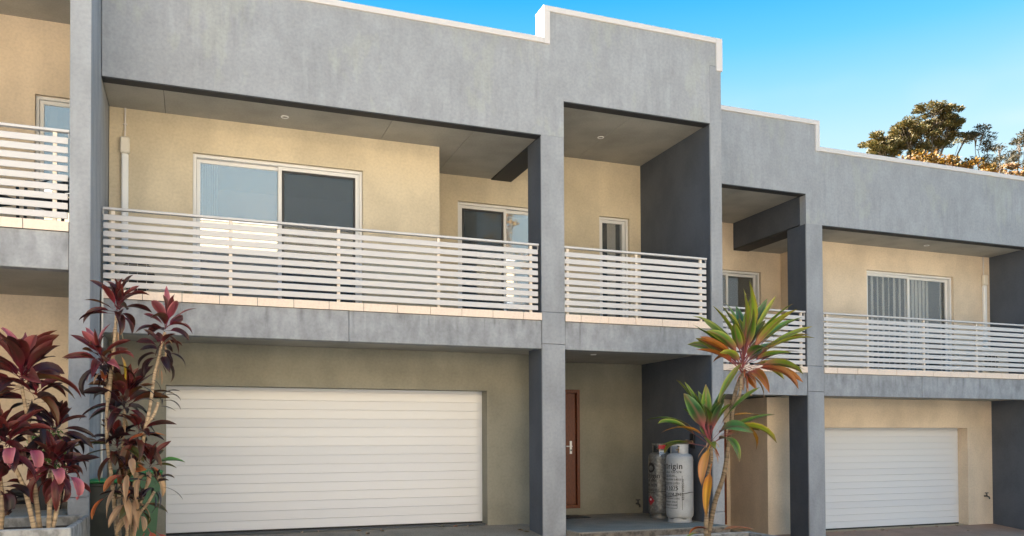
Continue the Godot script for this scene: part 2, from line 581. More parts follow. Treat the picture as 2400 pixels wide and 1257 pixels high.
# the house: plan of the middle house, mirrored or not
func townhouse(label: String, move: Vector3, mirrored: bool, narrower: float, door_shift: float, vanes: Dictionary, sill: Material, which: int, high: Material, low: Material) -> Node3D:
	mir = mirrored
	narrow = narrower
	shift = door_shift
	base = Vector3(MIRROR - 3.6 if mir else 3.6, -1.3, 0)
	var h := thing("townhouse", label, "townhouse", base + move)
	var s := door_shift
	var xl := -1.055                # inner face of the neighbour's party wall
	# --- upper storey walls
	wall("wall", xl, 1.93, 3.55, 4.562, -1.22, -1.02, [[0.0, 1.95, 2.37, 4.065]], high, h)
	pbox("return_wall", 3.35, 1.93, -1.222, 3.549, 4.562, -2.24, high, h, 0.0)
	var w2 := [4.22, 5.98]
	if mir:
		w2 = [4.5, 6.1]
	wall("wall", 3.35, 1.93, 7.75, 5.113, -2.45, -2.25, [[w2[0], 1.95, w2[1], 4.13], [6.9 + s, 1.95, 7.514 + s, 4.115]], high, h)
	# --- lower storey walls
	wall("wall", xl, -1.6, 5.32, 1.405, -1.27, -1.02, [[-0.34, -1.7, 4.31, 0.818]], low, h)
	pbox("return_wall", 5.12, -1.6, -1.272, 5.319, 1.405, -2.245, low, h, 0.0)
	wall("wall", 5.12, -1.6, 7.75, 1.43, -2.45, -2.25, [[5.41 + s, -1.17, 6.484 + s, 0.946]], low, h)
	# --- party wall on the right: dark painted inside the entry bay, light on its face and far side
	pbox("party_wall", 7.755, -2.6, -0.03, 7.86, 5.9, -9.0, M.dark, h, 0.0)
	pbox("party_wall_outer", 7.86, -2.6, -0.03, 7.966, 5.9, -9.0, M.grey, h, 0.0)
	pbox("pillar_face", 7.757, -2.6, -0.029, 7.97, -1.12, 0.006, M.grey, h, 0.006)
	pbox("pillar_face", 7.757, -1.114, -0.029, 7.97, 6.045, 0.004, M.grey, h, 0.006)
	# --- the pillar between the bays, in three lifts with fine joints
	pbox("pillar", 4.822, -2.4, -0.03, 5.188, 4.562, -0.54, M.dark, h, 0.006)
	pbox("pillar_face", 4.82, -2.4, -0.029, 5.19, 1.456, 0.004, M.grey, h, 0.006)
	pbox("pillar_face", 4.82, 1.462, -0.029, 5.19, 1.93, 0.004, M.grey, h, 0.006)
	pbox("pillar_face", 4.82, 1.936, -0.029, 5.19, 4.562, 0.0, M.grey, h, 0.004)
	# --- the beam that carries the higher soffit of the entry bay
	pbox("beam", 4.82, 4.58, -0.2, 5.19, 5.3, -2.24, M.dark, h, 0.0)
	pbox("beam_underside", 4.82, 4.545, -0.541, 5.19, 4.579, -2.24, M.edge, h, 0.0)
	# --- parapet as one stepped sheet, coping on it
	wall("parapet", xl, 4.562, 7.97, 6.43, -0.17, 0.0, [[xl, 5.94, 4.886, 6.5], [5.19, 4.5, 7.757, 5.113], [7.757, 4.5, 8.0, 6.05]], M["face%d" % which], h)
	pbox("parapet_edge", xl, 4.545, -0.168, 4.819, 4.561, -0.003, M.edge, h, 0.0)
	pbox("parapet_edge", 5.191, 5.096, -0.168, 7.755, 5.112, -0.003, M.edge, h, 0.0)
	pbox("coping", xl - 0.01, 5.936, -0.3, 4.868, 6.02, 0.022, M.cap, h, 0.004)
	pbox("coping", 4.87, 5.93, -0.3, 4.966, 6.42, 0.024, M.cap, h, 0.004)
	pbox("coping", 4.868, 6.422, -0.3, 7.875, 6.505, 0.022, M.cap, h, 0.004)
	pbox("coping", 7.877, 5.975, -0.3, 7.992, 6.505, 0.024, M.cap, h, 0.004)
	# --- soffits, in sheets with open joints
	var sz := -2.249
	for q in [[xl, -0.358], [-0.352, 2.632], [2.638, 3.842], [3.848, 4.819]]:
		pbox("soffit_panel", q[0], 4.563, -0.172, q[1], 4.575, sz, M.soffit, h, 0.0)
	for q in [[5.192, 6.447], [6.453, 7.754]]:
		pbox("soffit_panel", q[0], 5.114, -0.172, q[1], 5.126, sz, M.soffit, h, 0.0)
	pbox("ceiling_board", xl, 4.577, -0.172, 4.818, 4.62, -9.0, M.joint, h, 0.0)
	pbox("ceiling_board", 5.192, 5.128, -0.172, 7.754, 5.17, -9.0, M.joint, h, 0.0)
	for q in [[xl, 1.9], [1.905, 5.12]]:
		pbox("soffit_panel", q[0], 1.407, -0.172, q[1], 1.419, -1.019, M.soffit, h, 0.0)
	pbox("soffit_panel", 5.192, 1.432, -0.172, 7.754, 1.444, sz, M.soffit, h, 0.0)
	# --- balcony: stained edge beams, floor slab, edge tiles
	for q in [[xl, 1.983], [1.989, 4.815], [5.194, 7.754]]:
		pbox("slab_beam", q[0], 1.386, -0.17, q[1], 1.803, -0.008, M["beam%d" % which], h, 0.006)
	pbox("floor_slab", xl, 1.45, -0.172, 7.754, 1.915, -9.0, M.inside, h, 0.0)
	pbox("floor_bed", xl, 1.805, -0.171, 4.815, 1.912, -0.004, M.joint, h, 0.0)
	pbox("floor_bed", 5.194, 1.805, -0.171, 7.754, 1.912, -0.004, M.joint, h, 0.0)
	var seams := [-1.055, -0.586, -0.125, 0.325, 0.793, 1.255, 1.718, 2.184, 2.651, 3.12, 3.583, 4.052, 4.521, 4.818]
	for i in seams.size() - 1:
		pbox("tile", seams[i] + 0.003, 1.806, -0.003, seams[i + 1] - 0.003, 1.914, 0.012 + rng.randf() * 0.003, M.tile, h, 0.002)
	seams = [5.194, 5.449, 5.913, 6.382, 6.849, 7.311, 7.755]
	for i in seams.size() - 1:
		pbox("tile", seams[i] + 0.003, 1.806, -0.003, seams[i + 1] - 0.003, 1.914, 0.012 + rng.randf() * 0.003, M.tile, h, 0.002)
	balustrade(h, -1.035, 4.778, 1.957, [-0.929, 0.463, 1.858, 3.264, 4.675])
	balustrade(h, 5.205, 7.738 if which == 1 else 7.69, 1.957, [5.269, 6.438, 7.605])
	# --- glazing
	sliding_door(h, 0.0, 1.95, 2.37, 4.065, -1.02, 0.5, true, not mir, vanes.get("main", []), M.glass_clear if mir else M.glass)
	sliding_door(h, w2[0], 1.95, w2[1], 4.13, -2.25, 0.5, mir, not mir, [], M.glass_clear if mir else M.glass)
	sliding_door(h, 6.9 + s, 1.95, 7.514 + s, 4.115, -2.25, 0.86, false, false, vanes.get("entry", []), M.glass if which == 1 else M.glass_clear)
	# --- garage door of ribbed panels, with its threshold
	var g := Node3D.new()
	g.name = "garage_door"
	h.add_child(g, true)
	for k in 16:
		var y := -1.236 + k * 0.134
		pbox("panel", -0.36, y, -1.31, 4.33, y + 0.132, -1.275, M.doors[rng.randi() % 3], g, 0.0025)
	pbox("backing", -0.36, -1.236, -1.33, 4.33, 0.95, -1.312, M.door, g, 0.0)
	pbox("seal", -0.338, -1.262, -1.3, 4.308, -1.238, -1.272, M.rubber, g, 0.0)
	pbox("threshold", -0.338, -1.5, -1.4, 4.308, -1.262, -1.03, sill, h, 0.004)
	# --- front door
	var f := Node3D.new()
	f.name = "front_door"
	h.add_child(f, true)
	var st := begin()
	frame_box(st, 5.412 + s, -1.168, 6.482 + s, 0.944, 0.06, -2.36, -2.235)
	obj("door_frame", st, M.wood, f)
	pbox("door_leaf", 5.474 + s, -1.105, -2.34, 6.42 + s, 0.882, -2.29, M.wood, f, 0.004)
	for gy in [-0.7, -0.28, 0.14, 0.56]:
		pbox("inlay", 5.7 + s, gy, -2.292, 6.2 + s, gy + 0.012, -2.286, M.steel, f, 0.0)
	pbox("handle_plate", 6.3 + s, -0.2, -2.291, 6.345 + s, 0.03, -2.28, M.steel, f, 0.003)
	pbox("lever", 6.215 + s, -0.075, -2.25, 6.335 + s, -0.055, -2.236, M.steel, f, 0.004)
	pbox("lever_neck", 6.314 + s, -0.074, -2.281, 6.332 + s, -0.056, -2.251, M.steel, f, 0.0)
	pbox("lock_cylinder", 6.312 + s, -0.15, -2.281, 6.334 + s, -0.12, -2.27, M.black, f, 0.002)
	# --- porch
	pbox("porch_slab", 5.2, -1.62, -2.5, 7.74, -1.29, 0.45, M.concrete, h, 0.012)
	pbox("porch_edge", 5.2, -1.75, 0.452, 7.74, -1.305, 0.47, M.rough_edge, h, 0.004)
	# --- services: cable conduit and duct cover beside the main window
	st = begin()
	add_tube(st, [L(-0.86, 4.56, -1.005), L(-0.86, 4.15, -1.005)], [0.013, 0.013], 10)
	obj("conduit", st, M.cap, h)
	pbox("conduit_clip", -0.885, 4.33, -1.018, -0.835, 4.345, -0.988, M.cap, h, 0.002)
	pbox("duct_head", -0.92, 3.93, -1.018, -0.8, 4.155, -0.93, M.ac, h, 0.018)
	pbox("duct_cover", -0.9, 2.35, -1.018, -0.815, 3.928, -0.945, M.white, h, 0.014)
	st = begin()
	add_tube(st, [L(-1.036, 1.95, 0.03), L(-1.036, -1.3, 0.03)], [0.013, 0.013], 10)
	obj("corner_pipe", st, M.ac, h)
	downlight(h, 1.197, 4.562, -0.593)
	downlight(h, 6.392, 5.113, -1.166)
	downlight(h, 6.1, 1.431, -0.9, 0.05)
	downlight(h, 3.6, 4.562, -1.6)
	# --- body of the house behind
	pbox("roof", xl, 5.31, -0.172, 7.754, 5.5, -9.0, M.concrete, h, 0.0)
	pbox("rear_wall", xl, -2.6, -9.002, 7.97, 6.0, -9.2, M.cream, h, 0.0)
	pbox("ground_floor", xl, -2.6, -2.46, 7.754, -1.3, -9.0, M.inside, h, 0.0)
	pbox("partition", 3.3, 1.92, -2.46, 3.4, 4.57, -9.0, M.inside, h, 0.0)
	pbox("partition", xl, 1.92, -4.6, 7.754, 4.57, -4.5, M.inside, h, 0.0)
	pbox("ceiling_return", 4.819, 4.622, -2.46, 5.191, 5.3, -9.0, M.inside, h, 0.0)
	if mir:   # the far end of this row
		pbox("end_wall", xl - 0.21, -2.6, 0.0, xl - 0.001, 5.9, -9.0, M.dark, h, 0.006)
	return h

func fan(x0: float, x1: float, step: float, a0: float, a1: float) -> Array:
	var out := []
	var x := x0
	while x < x1:
		out.append([x, a0 + (a1 - a0) * rng.randf()])
		x += step
	return out

func houses():
	townhouse("grey middle townhouse with wide white garage door and two slatted balconies", Vector3.ZERO, false, 0.0, 0.0,
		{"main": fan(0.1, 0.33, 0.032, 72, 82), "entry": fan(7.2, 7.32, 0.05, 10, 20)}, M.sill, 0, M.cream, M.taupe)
	townhouse("grey townhouse cut off at the left edge, standing forward of its neighbours", Vector3(-9.03, 0.54, 1.1), false, 0.0, 0.17,
		{"entry": fan(7.1, 7.75, 0.16, 4, 10) + fan(7.18, 7.7, 0.16, 48, 56)}, M.sill, 1, M.cream_pale, M.cream_pale)
	townhouse("lower grey townhouse on the right with terracotta drive, set back from the middle one", Vector3(0, -0.54, -1.13), true, 0.45, 0.0,
		{"main": fan(1.28, 2.3, 0.15, 16, 36) + fan(0.52, 1.14, 0.1, 4, 16) + [[0.13, 20.0]]}, M.apron, 2, M.cream_pale, M.cream_pale)
	mir = false
	# the row across the lane, which the windows mirror
	for i in 2:
		var h := thing("townhouse", ["cream townhouse across the lane, seen only mirrored in the large left window", "cream townhouse across the lane, seen only mirrored beside the trees"][i], "townhouse", Vector3(-7.5 + i * 13.2, -1.6 - i * 0.5, 15.0))
		piece("rear_body", Vector3(-6.2, -1, 1.4), Vector3(6.2, 8.6, 9), M.opposite, h)
		piece("parapet", Vector3(-6.2, 7.9, 0), Vector3(6.2, 9.3, 0.2), M.opposite, h)
		piece("coping", Vector3(-6.25, 9.302, -0.03), Vector3(6.25, 9.38, 0.3), M.cap, h)
		piece("soffit", Vector3(-6.2, 7.9, 0.202), Vector3(6.2, 8.0, 1.39), M.soffit, h)
		piece("balcony_slab", Vector3(-6.2, 3.6, 0), Vector3(6.2, 4.1, 1.39), M.grey, h)
		piece("balcony_wall", Vector3(-6.2, 4.102, 0), Vector3(6.2, 5.9, 0.15), M.opposite, h)
		for x in [-6.0, 0.0, 6.0]:
			piece("pillar", Vector3(x - 0.18, -1, 0.001), Vector3(x + 0.18, 3.598, 0.4), M.grey, h)
			piece("pillar", Vector3(x - 0.18, 5.902, 0.001), Vector3(x + 0.18, 7.898, 0.4), M.grey, h)
		for x in [-3.2, 3.2]:
			piece("garage_door", Vector3(x - 2.3, -1, 1.3), Vector3(x + 2.3, 1.4, 1.398), M.door, h)
			piece("window", Vector3(x - 1.6, 4.2, 1.36), Vector3(x + 1.6, 6.9, 1.398), M.frame_dark, h)

# ------------------------------------------------------------------ ground
func lane(x: float) -> float:
	return -1.66 - 0.06 * (clampf(x, -20, 28) - 3.3)

func sheet(called: String, xs: Array, zs: Array, height: Callable, m: Material, parent: Node = self) -> MeshInstance3D:
	var st := begin()
	for i in xs.size() - 1:
		for j in zs.size() - 1:
			var p := []
			for q in [[0, 0], [1, 0], [1, 1], [0, 1]]:
				var x: float = xs[i + q[0]]
				var z: float = zs[j + q[1]]
				p.append(Vector3(x, height.call(x, z), z))
			for id in [0, 1, 2, 0, 2, 3]:
				st.add_vertex(p[id])
	st.generate_normals()
	var o := obj(called, st, m, parent)
	if parent == self:
		o.set_meta("kind", "structure")
	return o

func steps(a: float, b: float, n: int) -> Array:
	var r := []
	for i in n + 1:
		r.append(a + (b - a) * i / n)
	return r

func ground():
	sheet("ground", [-300, -100, -60, -20, -10, 0, 10, 20, 28, 60, 100, 300], [-300, -100, -40, -9, 0, 10, 40, 100, 300], func(x, _z): return lane(x) - 0.3, M.grass)
	sheet("road", [-60, -20, -10, 0, 10, 20, 28, 60], [4.0, 9.0, 14.95], func(x, _z): return lane(x), M.asphalt)
	# drives: the near edge meets the lane, the far edge meets the garage threshold
	var drives := [["driveway", -1.05, 5.2, -1.27, -1.02, -1.282, M.concrete], ["driveway", 8.6, 16.4, -2.4, -2.15, -1.81, M.terracotta], ["driveway", -10.0, -3.85, -0.17, 0.08, -0.742, M.concrete]]
	for d in drives:
		var xs := steps(d[1], d[2], 6)
		var h := func(x, z):
			var t: float = clampf((z - d[4]) / (4.3 - d[4]), 0, 1)
			return lerpf(d[5], lane(x) + 0.004, t)
		sheet(d[0], xs, [d[4] - 0.01, d[4] + 0.5, 1.5, 3.0, 4.3], h, d[6])
	# strip of garden between the drives
	sheet("garden_bed", [5.2, 6.5, 8.0, 8.6], [0.47, 2.0, 4.0], func(x, z): return lerpf(-1.62, lane(x) - 0.05, clampf(z / 4.0, 0, 1)), M.soil)
	sheet("garden_bed", [-3.85, -2.5, -1.06], [1.56, 2.6, 4.0], func(x, z): return -1.45, M.soil)

# ------------------------------------------------------------------ trees
func quad_leaf(st: SurfaceTool, p: Vector3, along: Vector3, side: Vector3, c: Color):
	var n := along.cross(side).normalized()
	st.set_color(c)
	for q in [p - along, p + side, p + along, p - along, p + along, p - side]:
		st.set_normal(n)
		st.add_vertex(q)

func ball() -> Vector3:
	while true:
		var v := Vector3(rng.randf_range(-1, 1), rng.randf_range(-1, 1), rng.randf_range(-1, 1))
		if v.length() < 1:
			return v
	return Vector3.ZERO

# blobs are [x, y, half width, half height] at depth z; limbs run from the trunk to each
func tree(called: String, label: String, blobs: Array, z: float, spread: float, foot: Vector3, fork: Vector3, girth: float, per: float, size: Vector2, tones: Array, droop: float):
	var t := thing(called, label, "tree", foot, 0.0)
	var st := begin()
	var bark := Color(0.09, 0.065, 0.045)
	var pale := Color(0.15, 0.11, 0.08)
	var f := fork - foot
	add_tube(st, [Vector3(0, -0.6, 0), Vector3(0.05, f.y * 0.3, 0.05), Vector3(f.x * 0.6, f.y * 0.7, f.z * 0.5), f], [girth * 1.3, girth, girth * 0.6, girth * 0.32], 9, [bark, bark, pale, pale])
	obj("trunk", st, M.bark, t)
	st = begin()
	var lf := begin()
	for b in blobs:
		var c: Vector3 = Vector3(b[0], b[1], z + rng.randf_range(-spread, spread)) - foot
		var mid := f.lerp(c, 0.55) + Vector3(rng.randf_range(-0.2, 0.2), -0.12 * (c - f).length(), rng.randf_range(-0.2, 0.2))
		add_tube(st, [f - Vector3(0, 0.3, 0), mid, c - Vector3(0, b[3] * 0.6, 0)], [girth * 0.22, girth * 0.13, 0.02], 6, [pale, pale, pale], false)
		var rz: float = b[2]
		for k in 9:   # twigs
			var e: Vector3 = c + ball() * Vector3(b[2], b[3], rz)
			add_tube(st, [mid.lerp(c, rng.randf_range(0.3, 0.9)), (mid.lerp(c, 0.8) + e) / 2 + Vector3(0, 0.04, 0), e], [0.014, 0.009, 0.005], 4, [bark, pale, pale], false)
		var n := int(per * b[2] * (b[3] + 0.12) * 10.0)
		var subs := []
		for k in 7 + int(b[2] * 8):
			subs.append(ball() * Vector3(b[2], b[3], rz) * 1.02)
		for k in n:
			var s: Vector3 = subs[rng.randi() % subs.size()]
			var o: Vector3 = s + ball() * Vector3(0.27, 0.12, 0.27)
			var p := c + o
			var dir := (Vector3(o.x, 0, o.z).normalized() + ball() * 0.9 + Vector3(0, 0.35 - droop, 0)).normalized()
			var side := perp(dir).rotated(dir, rng.randf() * TAU)
			var cl: Color = tones[rng.randi() % tones.size()]
			cl = cl * rng.randf_range(0.85, 1.15)
			quad_leaf(lf, p, dir * size.x * rng.randf_range(0.6, 1.2), side * size.y, cl)
	obj("limbs", st, M.bark, t)
	obj("crown", lf, M.foliage, t)

func trees():
	var olive := [Color(0.11, 0.082, 0.02), Color(0.075, 0.066, 0.018), Color(0.14, 0.09, 0.024), Color(0.055, 0.054, 0.017)]
	var amber := [Color(0.19, 0.095, 0.008), Color(0.16, 0.065, 0.007), Color(0.11, 0.06, 0.01), Color(0.06, 0.045, 0.012), Color(0.22, 0.12, 0.01)]
	var dull := [Color(0.05, 0.04, 0.02), Color(0.03, 0.03, 0.015), Color(0.07, 0.05, 0.024)]
	var sz := Vector2(0.095, 0.023)
	tree("tree", "tall olive tree with layered open crown above the right parapet",
		[[28.8, 13.4, 0.72, 0.34], [28.5, 13.0, 0.52, 0.23], [30.0, 14.0, 0.77, 0.31], [30.3, 14.4, 0.48, 0.19], [29.8, 13.6, 0.96, 0.27], [31.7, 15.2, 0.69, 0.24], [32.5, 15.2, 0.79, 0.28], [32.1, 14.8, 0.89, 0.24], [33.3, 14.9, 0.5, 0.28], [31.3, 14.0, 0.73, 0.23], [30.8, 13.5, 0.97, 0.27], [32.8, 14.1, 0.84, 0.2], [33.8, 14.2, 0.45, 0.16], [32.2, 13.7, 0.62, 0.16], [29.3, 12.9, 0.72, 0.29], [31.0, 12.8, 1.2, 0.4], [33.0, 12.6, 1.0, 0.4], [32.6, 14.6, 0.9, 0.35], [31.6, 14.5, 0.8, 0.35], [30.6, 14.2, 0.6, 0.3], [29.4, 13.4, 0.9, 0.35]],
		-18, 0.4, Vector3(31.2, -3.4, -18), Vector3(31.1, 11.0, -18), 0.3, 480, sz, olive, 0.1)
	tree("tree", "thin sparse sapling beside the tall olive tree",
		[[33.8, 14.2, 0.29, 0.23], [34.1, 13.9, 0.39, 0.27], [33.4, 13.9, 0.24, 0.19], [34.2, 13.5, 0.34, 0.24], [33.8, 12.9, 0.49, 0.23]],
		-17, 0.3, Vector3(33.9, -3.4, -17), Vector3(33.9, 12.6, -17), 0.1, 140, sz, dull, 0.0)
	tree("tree", "wispy dull green tree at the right edge of the skyline",
		[[38.5, 15.2, 0.21, 0.3], [38.3, 14.7, 0.53, 0.34], [38.9, 14.4, 0.48, 0.43], [37.6, 14.6, 0.26, 0.17], [37.9, 13.9, 0.8, 0.25], [38.6, 13.4, 0.9, 0.4]],
		-19, 0.6, Vector3(38.4, -3.4, -19), Vector3(38.4, 12.4, -19), 0.2, 170, sz, dull, 0.0)
	tree("tree", "golden autumn tree peeping over the coping under the olive tree",
		[[24.8, 10.45, 0.4, 0.16], [26.2, 10.85, 0.5, 0.22], [26.8, 10.72, 0.7, 0.24], [27.6, 10.82, 0.5, 0.22], [28.4, 10.6, 0.6, 0.26], [26.4, 10.3, 0.8, 0.24], [25.8, 9.8, 1.3, 0.4], [27.6, 9.9, 1.3, 0.4]],
		-13, 0.5, Vector3(26.6, -3.2, -13), Vector3(26.6, 9.0, -13), 0.18, 130, Vector2(0.075, 0.045), amber, 0.2)
	tree("tree", "smaller rust and gold tree top at the far right of the coping",
		[[29.7, 10.6, 0.63, 0.2], [30.5, 10.6, 0.64, 0.2], [30.1, 10.1, 1.1, 0.4]],
		-13, 0.4, Vector3(30.1, -3.3, -13), Vector3(30.1, 9.0, -13), 0.15, 130, Vector2(0.075, 0.045), [Color(0.14, 0.06, 0.018), Color(0.2, 0.1, 0.02), Color(0.07, 0.05, 0.018)], 0.2)
	# across the lane, behind the camera: what the right-hand windows mirror
	for i in 2:
		var at := Vector3([14.5, 21.0][i], -2.4, [18.0, 21.0][i])
		var blobs := []
		for k in 16:
			blobs.append([at.x + rng.randf_range(-3, 3), rng.randf_range(4.0, 11.0), rng.randf_range(0.6, 1.1), rng.randf_range(0.3, 0.6)])
		tree("tree", ["tree with rusty leaves across the lane, mirrored in the recessed balcony door", "dark leafy tree across the lane, mirrored in the right house's window"][i], blobs, at.z, 2.0, at, at + Vector3(0, 5, 0), 0.25, 40, Vector2(0.12, 0.05), amber if i == 0 else olive, 0.1)

# ------------------------------------------------------------------ things
func wrapped(parent: Node, called: String, text: String, size: float, r: float, ang: float, y: float, m: Material, bold := true, turned := false, squeeze := 1.0):
	# flat lettering bent round a cylinder of radius r
	var tm := TextMesh.new()
	var sf := SystemFont.new()
	sf.font_names = PackedStringArray(["Droid Sans"])
	sf.font_weight = 700 if bold else 400
	tm.font = sf
	tm.font_size = 40
	tm.pixel_size = size / 40.0
	tm.depth = 0.0
	tm.curve_step = 2.0
	tm.text = text
	tm.horizontal_alignment = HORIZONTAL_ALIGNMENT_LEFT
	var a := tm.get_mesh_arrays()
	var vs: PackedVector3Array = a[Mesh.ARRAY_VERTEX]
	var out := PackedVector3Array()
	var nn := PackedVector3Array()
	for v in vs:
		var px := v.x * squeeze
		var py := v.y
		if turned:
			px = -v.y
			py = v.x * squeeze
		var t := ang + px / r
		out.append(Vector3(sin(t) * (r + 0.0015), y + py, cos(t) * (r + 0.0015)))
		nn.append(Vector3(sin(t), 0, cos(t)))
	a[Mesh.ARRAY_VERTEX] = out
	a[Mesh.ARRAY_NORMAL] = nn
	a[Mesh.ARRAY_TANGENT] = null
	var am := ArrayMesh.new()
	am.add_surface_from_arrays(Mesh.PRIMITIVE_TRIANGLES, a)
	obj(called, am, m, parent)

func wrap_patch(parent: Node, called: String, r: float, ang: float, y: float, rad: Callable, lift: float, m: Material, inner := 0.0):
	var st := begin()
	for k in 48:
		for i in 4:
			var p := []
			for q in [[k, i], [k + 1, i], [k + 1, i + 1], [k, i + 1]]:
				var a: float = TAU * q[0] / 48
				var d: float = rad.call(a) * (inner + (1.0 - inner) * q[1] / 4.0)
				var t := ang + cos(a) * d / r
				p.append([Vector3(sin(t) * (r + lift), y + sin(a) * d, cos(t) * (r + lift)), Vector3(sin(t), 0, cos(t))])
			for id in [0, 1, 2, 0, 2, 3]:
				st.set_normal(p[id][1])
				st.add_vertex(p[id][0])
	obj(called, st, m, parent)

func wrap_bar(st: SurfaceTool, r: float, ang: float, x0: float, y0: float, x1: float, y1: float):
	var n := maxi(1, int(absf(x1 - x0) / 0.02))
	for k in n:
		var t0 := ang + (x0 + (x1 - x0) * k / n) / r
		var t1 := ang + (x0 + (x1 - x0) * (k + 1) / n) / r
		var a := Vector3(sin(t0), 0, cos(t0))
		var b := Vector3(sin(t1), 0, cos(t1))
		var rr := r + 0.0014
		var p := [[a * rr + Vector3(0, y0, 0), a], [b * rr + Vector3(0, y1 if n == 1 and x0 == x1 else y0, 0), b], [b * rr + Vector3(0, y1, 0), b], [a * rr + Vector3(0, y1, 0), a]]
		for id in [0, 2, 1, 0, 3, 2]:
			st.set_normal(p[id][1])
			st.add_vertex(p[id][0])

func gas_cylinder(at: Vector3, r: float, h: float, m: Material, label: String, turn: float) -> Node3D:
	var c := thing("gas_cylinder", label, "gas cylinder", at, turn, "gas cylinders by the entry")
	var st := begin()
	var prof := [Vector2(r * 0.55, 0.05), Vector2(r * 0.86, 0.065), Vector2(r * 0.97, 0.1), Vector2(r, 0.15), Vector2(r, 0.19), Vector2(r * 1.008, 0.195), Vector2(r * 1.008, 0.205), Vector2(r, 0.21)]
	for k in 5:
		prof.append(Vector2(r, 0.25 + (h - 0.53) * k / 4.0))
	prof += [Vector2(r * 1.008, h - 0.27), Vector2(r * 1.008, h - 0.26), Vector2(r, h - 0.255), Vector2(r * 0.985, h - 0.225), Vector2(r * 0.93, h - 0.19), Vector2(r * 0.8, h - 0.165), Vector2(r * 0.55, h - 0.148), Vector2(0.01, h - 0.14)]
	add_lathe(st, prof, 48)
	obj("body", st, m, c)
	# foot ring, with cut-outs round its top edge
	st = begin()
	add_lathe(st, [Vector2(r * 0.86, 0.0), Vector2(r * 0.86, 0.05), Vector2(r * 0.82, 0.05), Vector2(r * 0.82, 0.0)], 40)
	for k in 6:
		add_lathe(st, [Vector2(r * 0.86, 0.05), Vector2(r * 0.88, 0.075)], 6, Vector3.ZERO, TAU * k / 6, TAU * (k + 0.62) / 6)
	add_lathe(st, [Vector2(r * 0.9, 0.0), Vector2(r * 0.9, 0.008), Vector2(r * 0.86, 0.01)], 40)
	obj("foot_ring", st, m, c)
	# shroud round the valve, open on one side
	st = begin()
	var s := r * 0.66
	add_lathe(st, [Vector2(s, h - 0.16), Vector2(s, h - 0.012), Vector2(s + 0.006, h), Vector2(s - 0.006, h), Vector2(s - 0.006, h - 0.16)], 30, Vector3.ZERO, -0.55, TAU - 1.55)
	add_lathe(st, [Vector2(s, h - 0.03), Vector2(s + 0.004, h), Vector2(s - 0.006, h), Vector2(s - 0.006, h - 0.03)], 12, Vector3.ZERO, TAU - 1.55, TAU - 0.55)
	obj("shroud", st, m, c)
	st = begin()
	add_tube(st, [Vector3(0, h - 0.15, 0), Vector3(0, h - 0.05, 0)], [0.022, 0.02], 12)
	add_tube(st, [Vector3(0, h - 0.09, 0), Vector3(-0.07, h - 0.09, 0.03)], [0.014, 0.014], 10)
	obj("valve", st, M.brass, c)
	st = begin()
	add_lathe(st, [Vector2(0.012, h - 0.05), Vector2(0.034, h - 0.045), Vector2(0.034, h - 0.025), Vector2(0.01, h - 0.02)], 14)
	obj("valve_wheel", st, M.black, c)
	return c

func air_conditioner(at: Vector3, turn: float, label: String):
	var a := thing("air_conditioner", label, "air conditioner", at, turn, "outdoor air conditioning units")
	piece("casing", Vector3(-0.4, 0.03, -0.15), Vector3(0.4, 0.555, 0.13), M.ac, a, 0.012)
	piece("top_cover", Vector3(-0.405, 0.557, -0.155), Vector3(0.405, 0.575, 0.137), M.ac, a, 0.006)
	var st := begin()
	add_lathe(st, [Vector2(0.01, 0.0), Vector2(0.215, 0.002)], 36)
	var rec := obj("fan_recess", st, M.black, a)
	rec.rotation.x = PI / 2
	rec.position = Vector3(-0.15, 0.29, 0.133)
	st = begin()
	for k in 9:
		add_box(st, Vector3(-0.38, 0.085 + k * 0.05, 0.134), Vector3(0.085, 0.091 + k * 0.05, 0.142))
	for k in 5:
		add_box(st, Vector3(-0.37 + k * 0.11, 0.07, 0.1425), Vector3(-0.362 + k * 0.11, 0.51, 0.148))
	obj("grille", st, M.ac, a)
	for x in [-0.3, 0.3]:
		piece("foot", Vector3(x - 0.03, 0, -0.14), Vector3(x + 0.03, 0.03, 0.14), M.black, a)
	piece("valve_cover", Vector3(0.401, 0.1, -0.12), Vector3(0.42, 0.3, 0.02), M.ac, a, 0.004)

func wheelie_bin(at: Vector3, turn: float, m: Material, label: String):
	var b := thing("wheelie_bin", label, "wheelie bin", at, turn, "wheelie bins by the garage door")
	var st := begin()
	# tapered tub
	var lo := [Vector3(-0.19, 0.1, -0.2), Vector3(0.19, 0.1, -0.2), Vector3(0.19, 0.1, 0.2), Vector3(-0.19, 0.1, 0.2)]
	var hi := [Vector3(-0.24, 0.98, -0.26), Vector3(0.24, 0.98, -0.26), Vector3(0.24, 0.98, 0.27), Vector3(-0.24, 0.98, 0.27)]
	for k in 4:
		var j := (k + 1) % 4
		var n: Vector3 = (lo[k] + lo[j]) * Vector3(1, 0, 1)
		face(st, [lo[k], lo[j], hi[j], hi[k]], n.normalized())
	face(st, lo, Vector3.DOWN)
	obj("tub", st, m, b)
	piece("rim", Vector3(-0.26, 0.965, -0.28), Vector3(0.26, 1.0, 0.29), m, b, 0.008)
	piece("lid", Vector3(-0.265, 1.002, -0.3), Vector3(0.265, 1.045, 0.31), M.bin_lid, b, 0.018)
	st = begin()
	add_tube(st, [Vector3(-0.2, 1.0, -0.33), Vector3(0.2, 1.0, -0.33)], [0.014, 0.014], 8)
	obj("handle", st, m, b)
	for x in [-0.2, 0.2]:
		st = begin()
		add_tube(st, [Vector3(x - 0.025, 0.1, -0.21), Vector3(x + 0.025, 0.1, -0.21)], [0.1, 0.1], 22)
		obj("wheel", st, M.rubber, b)

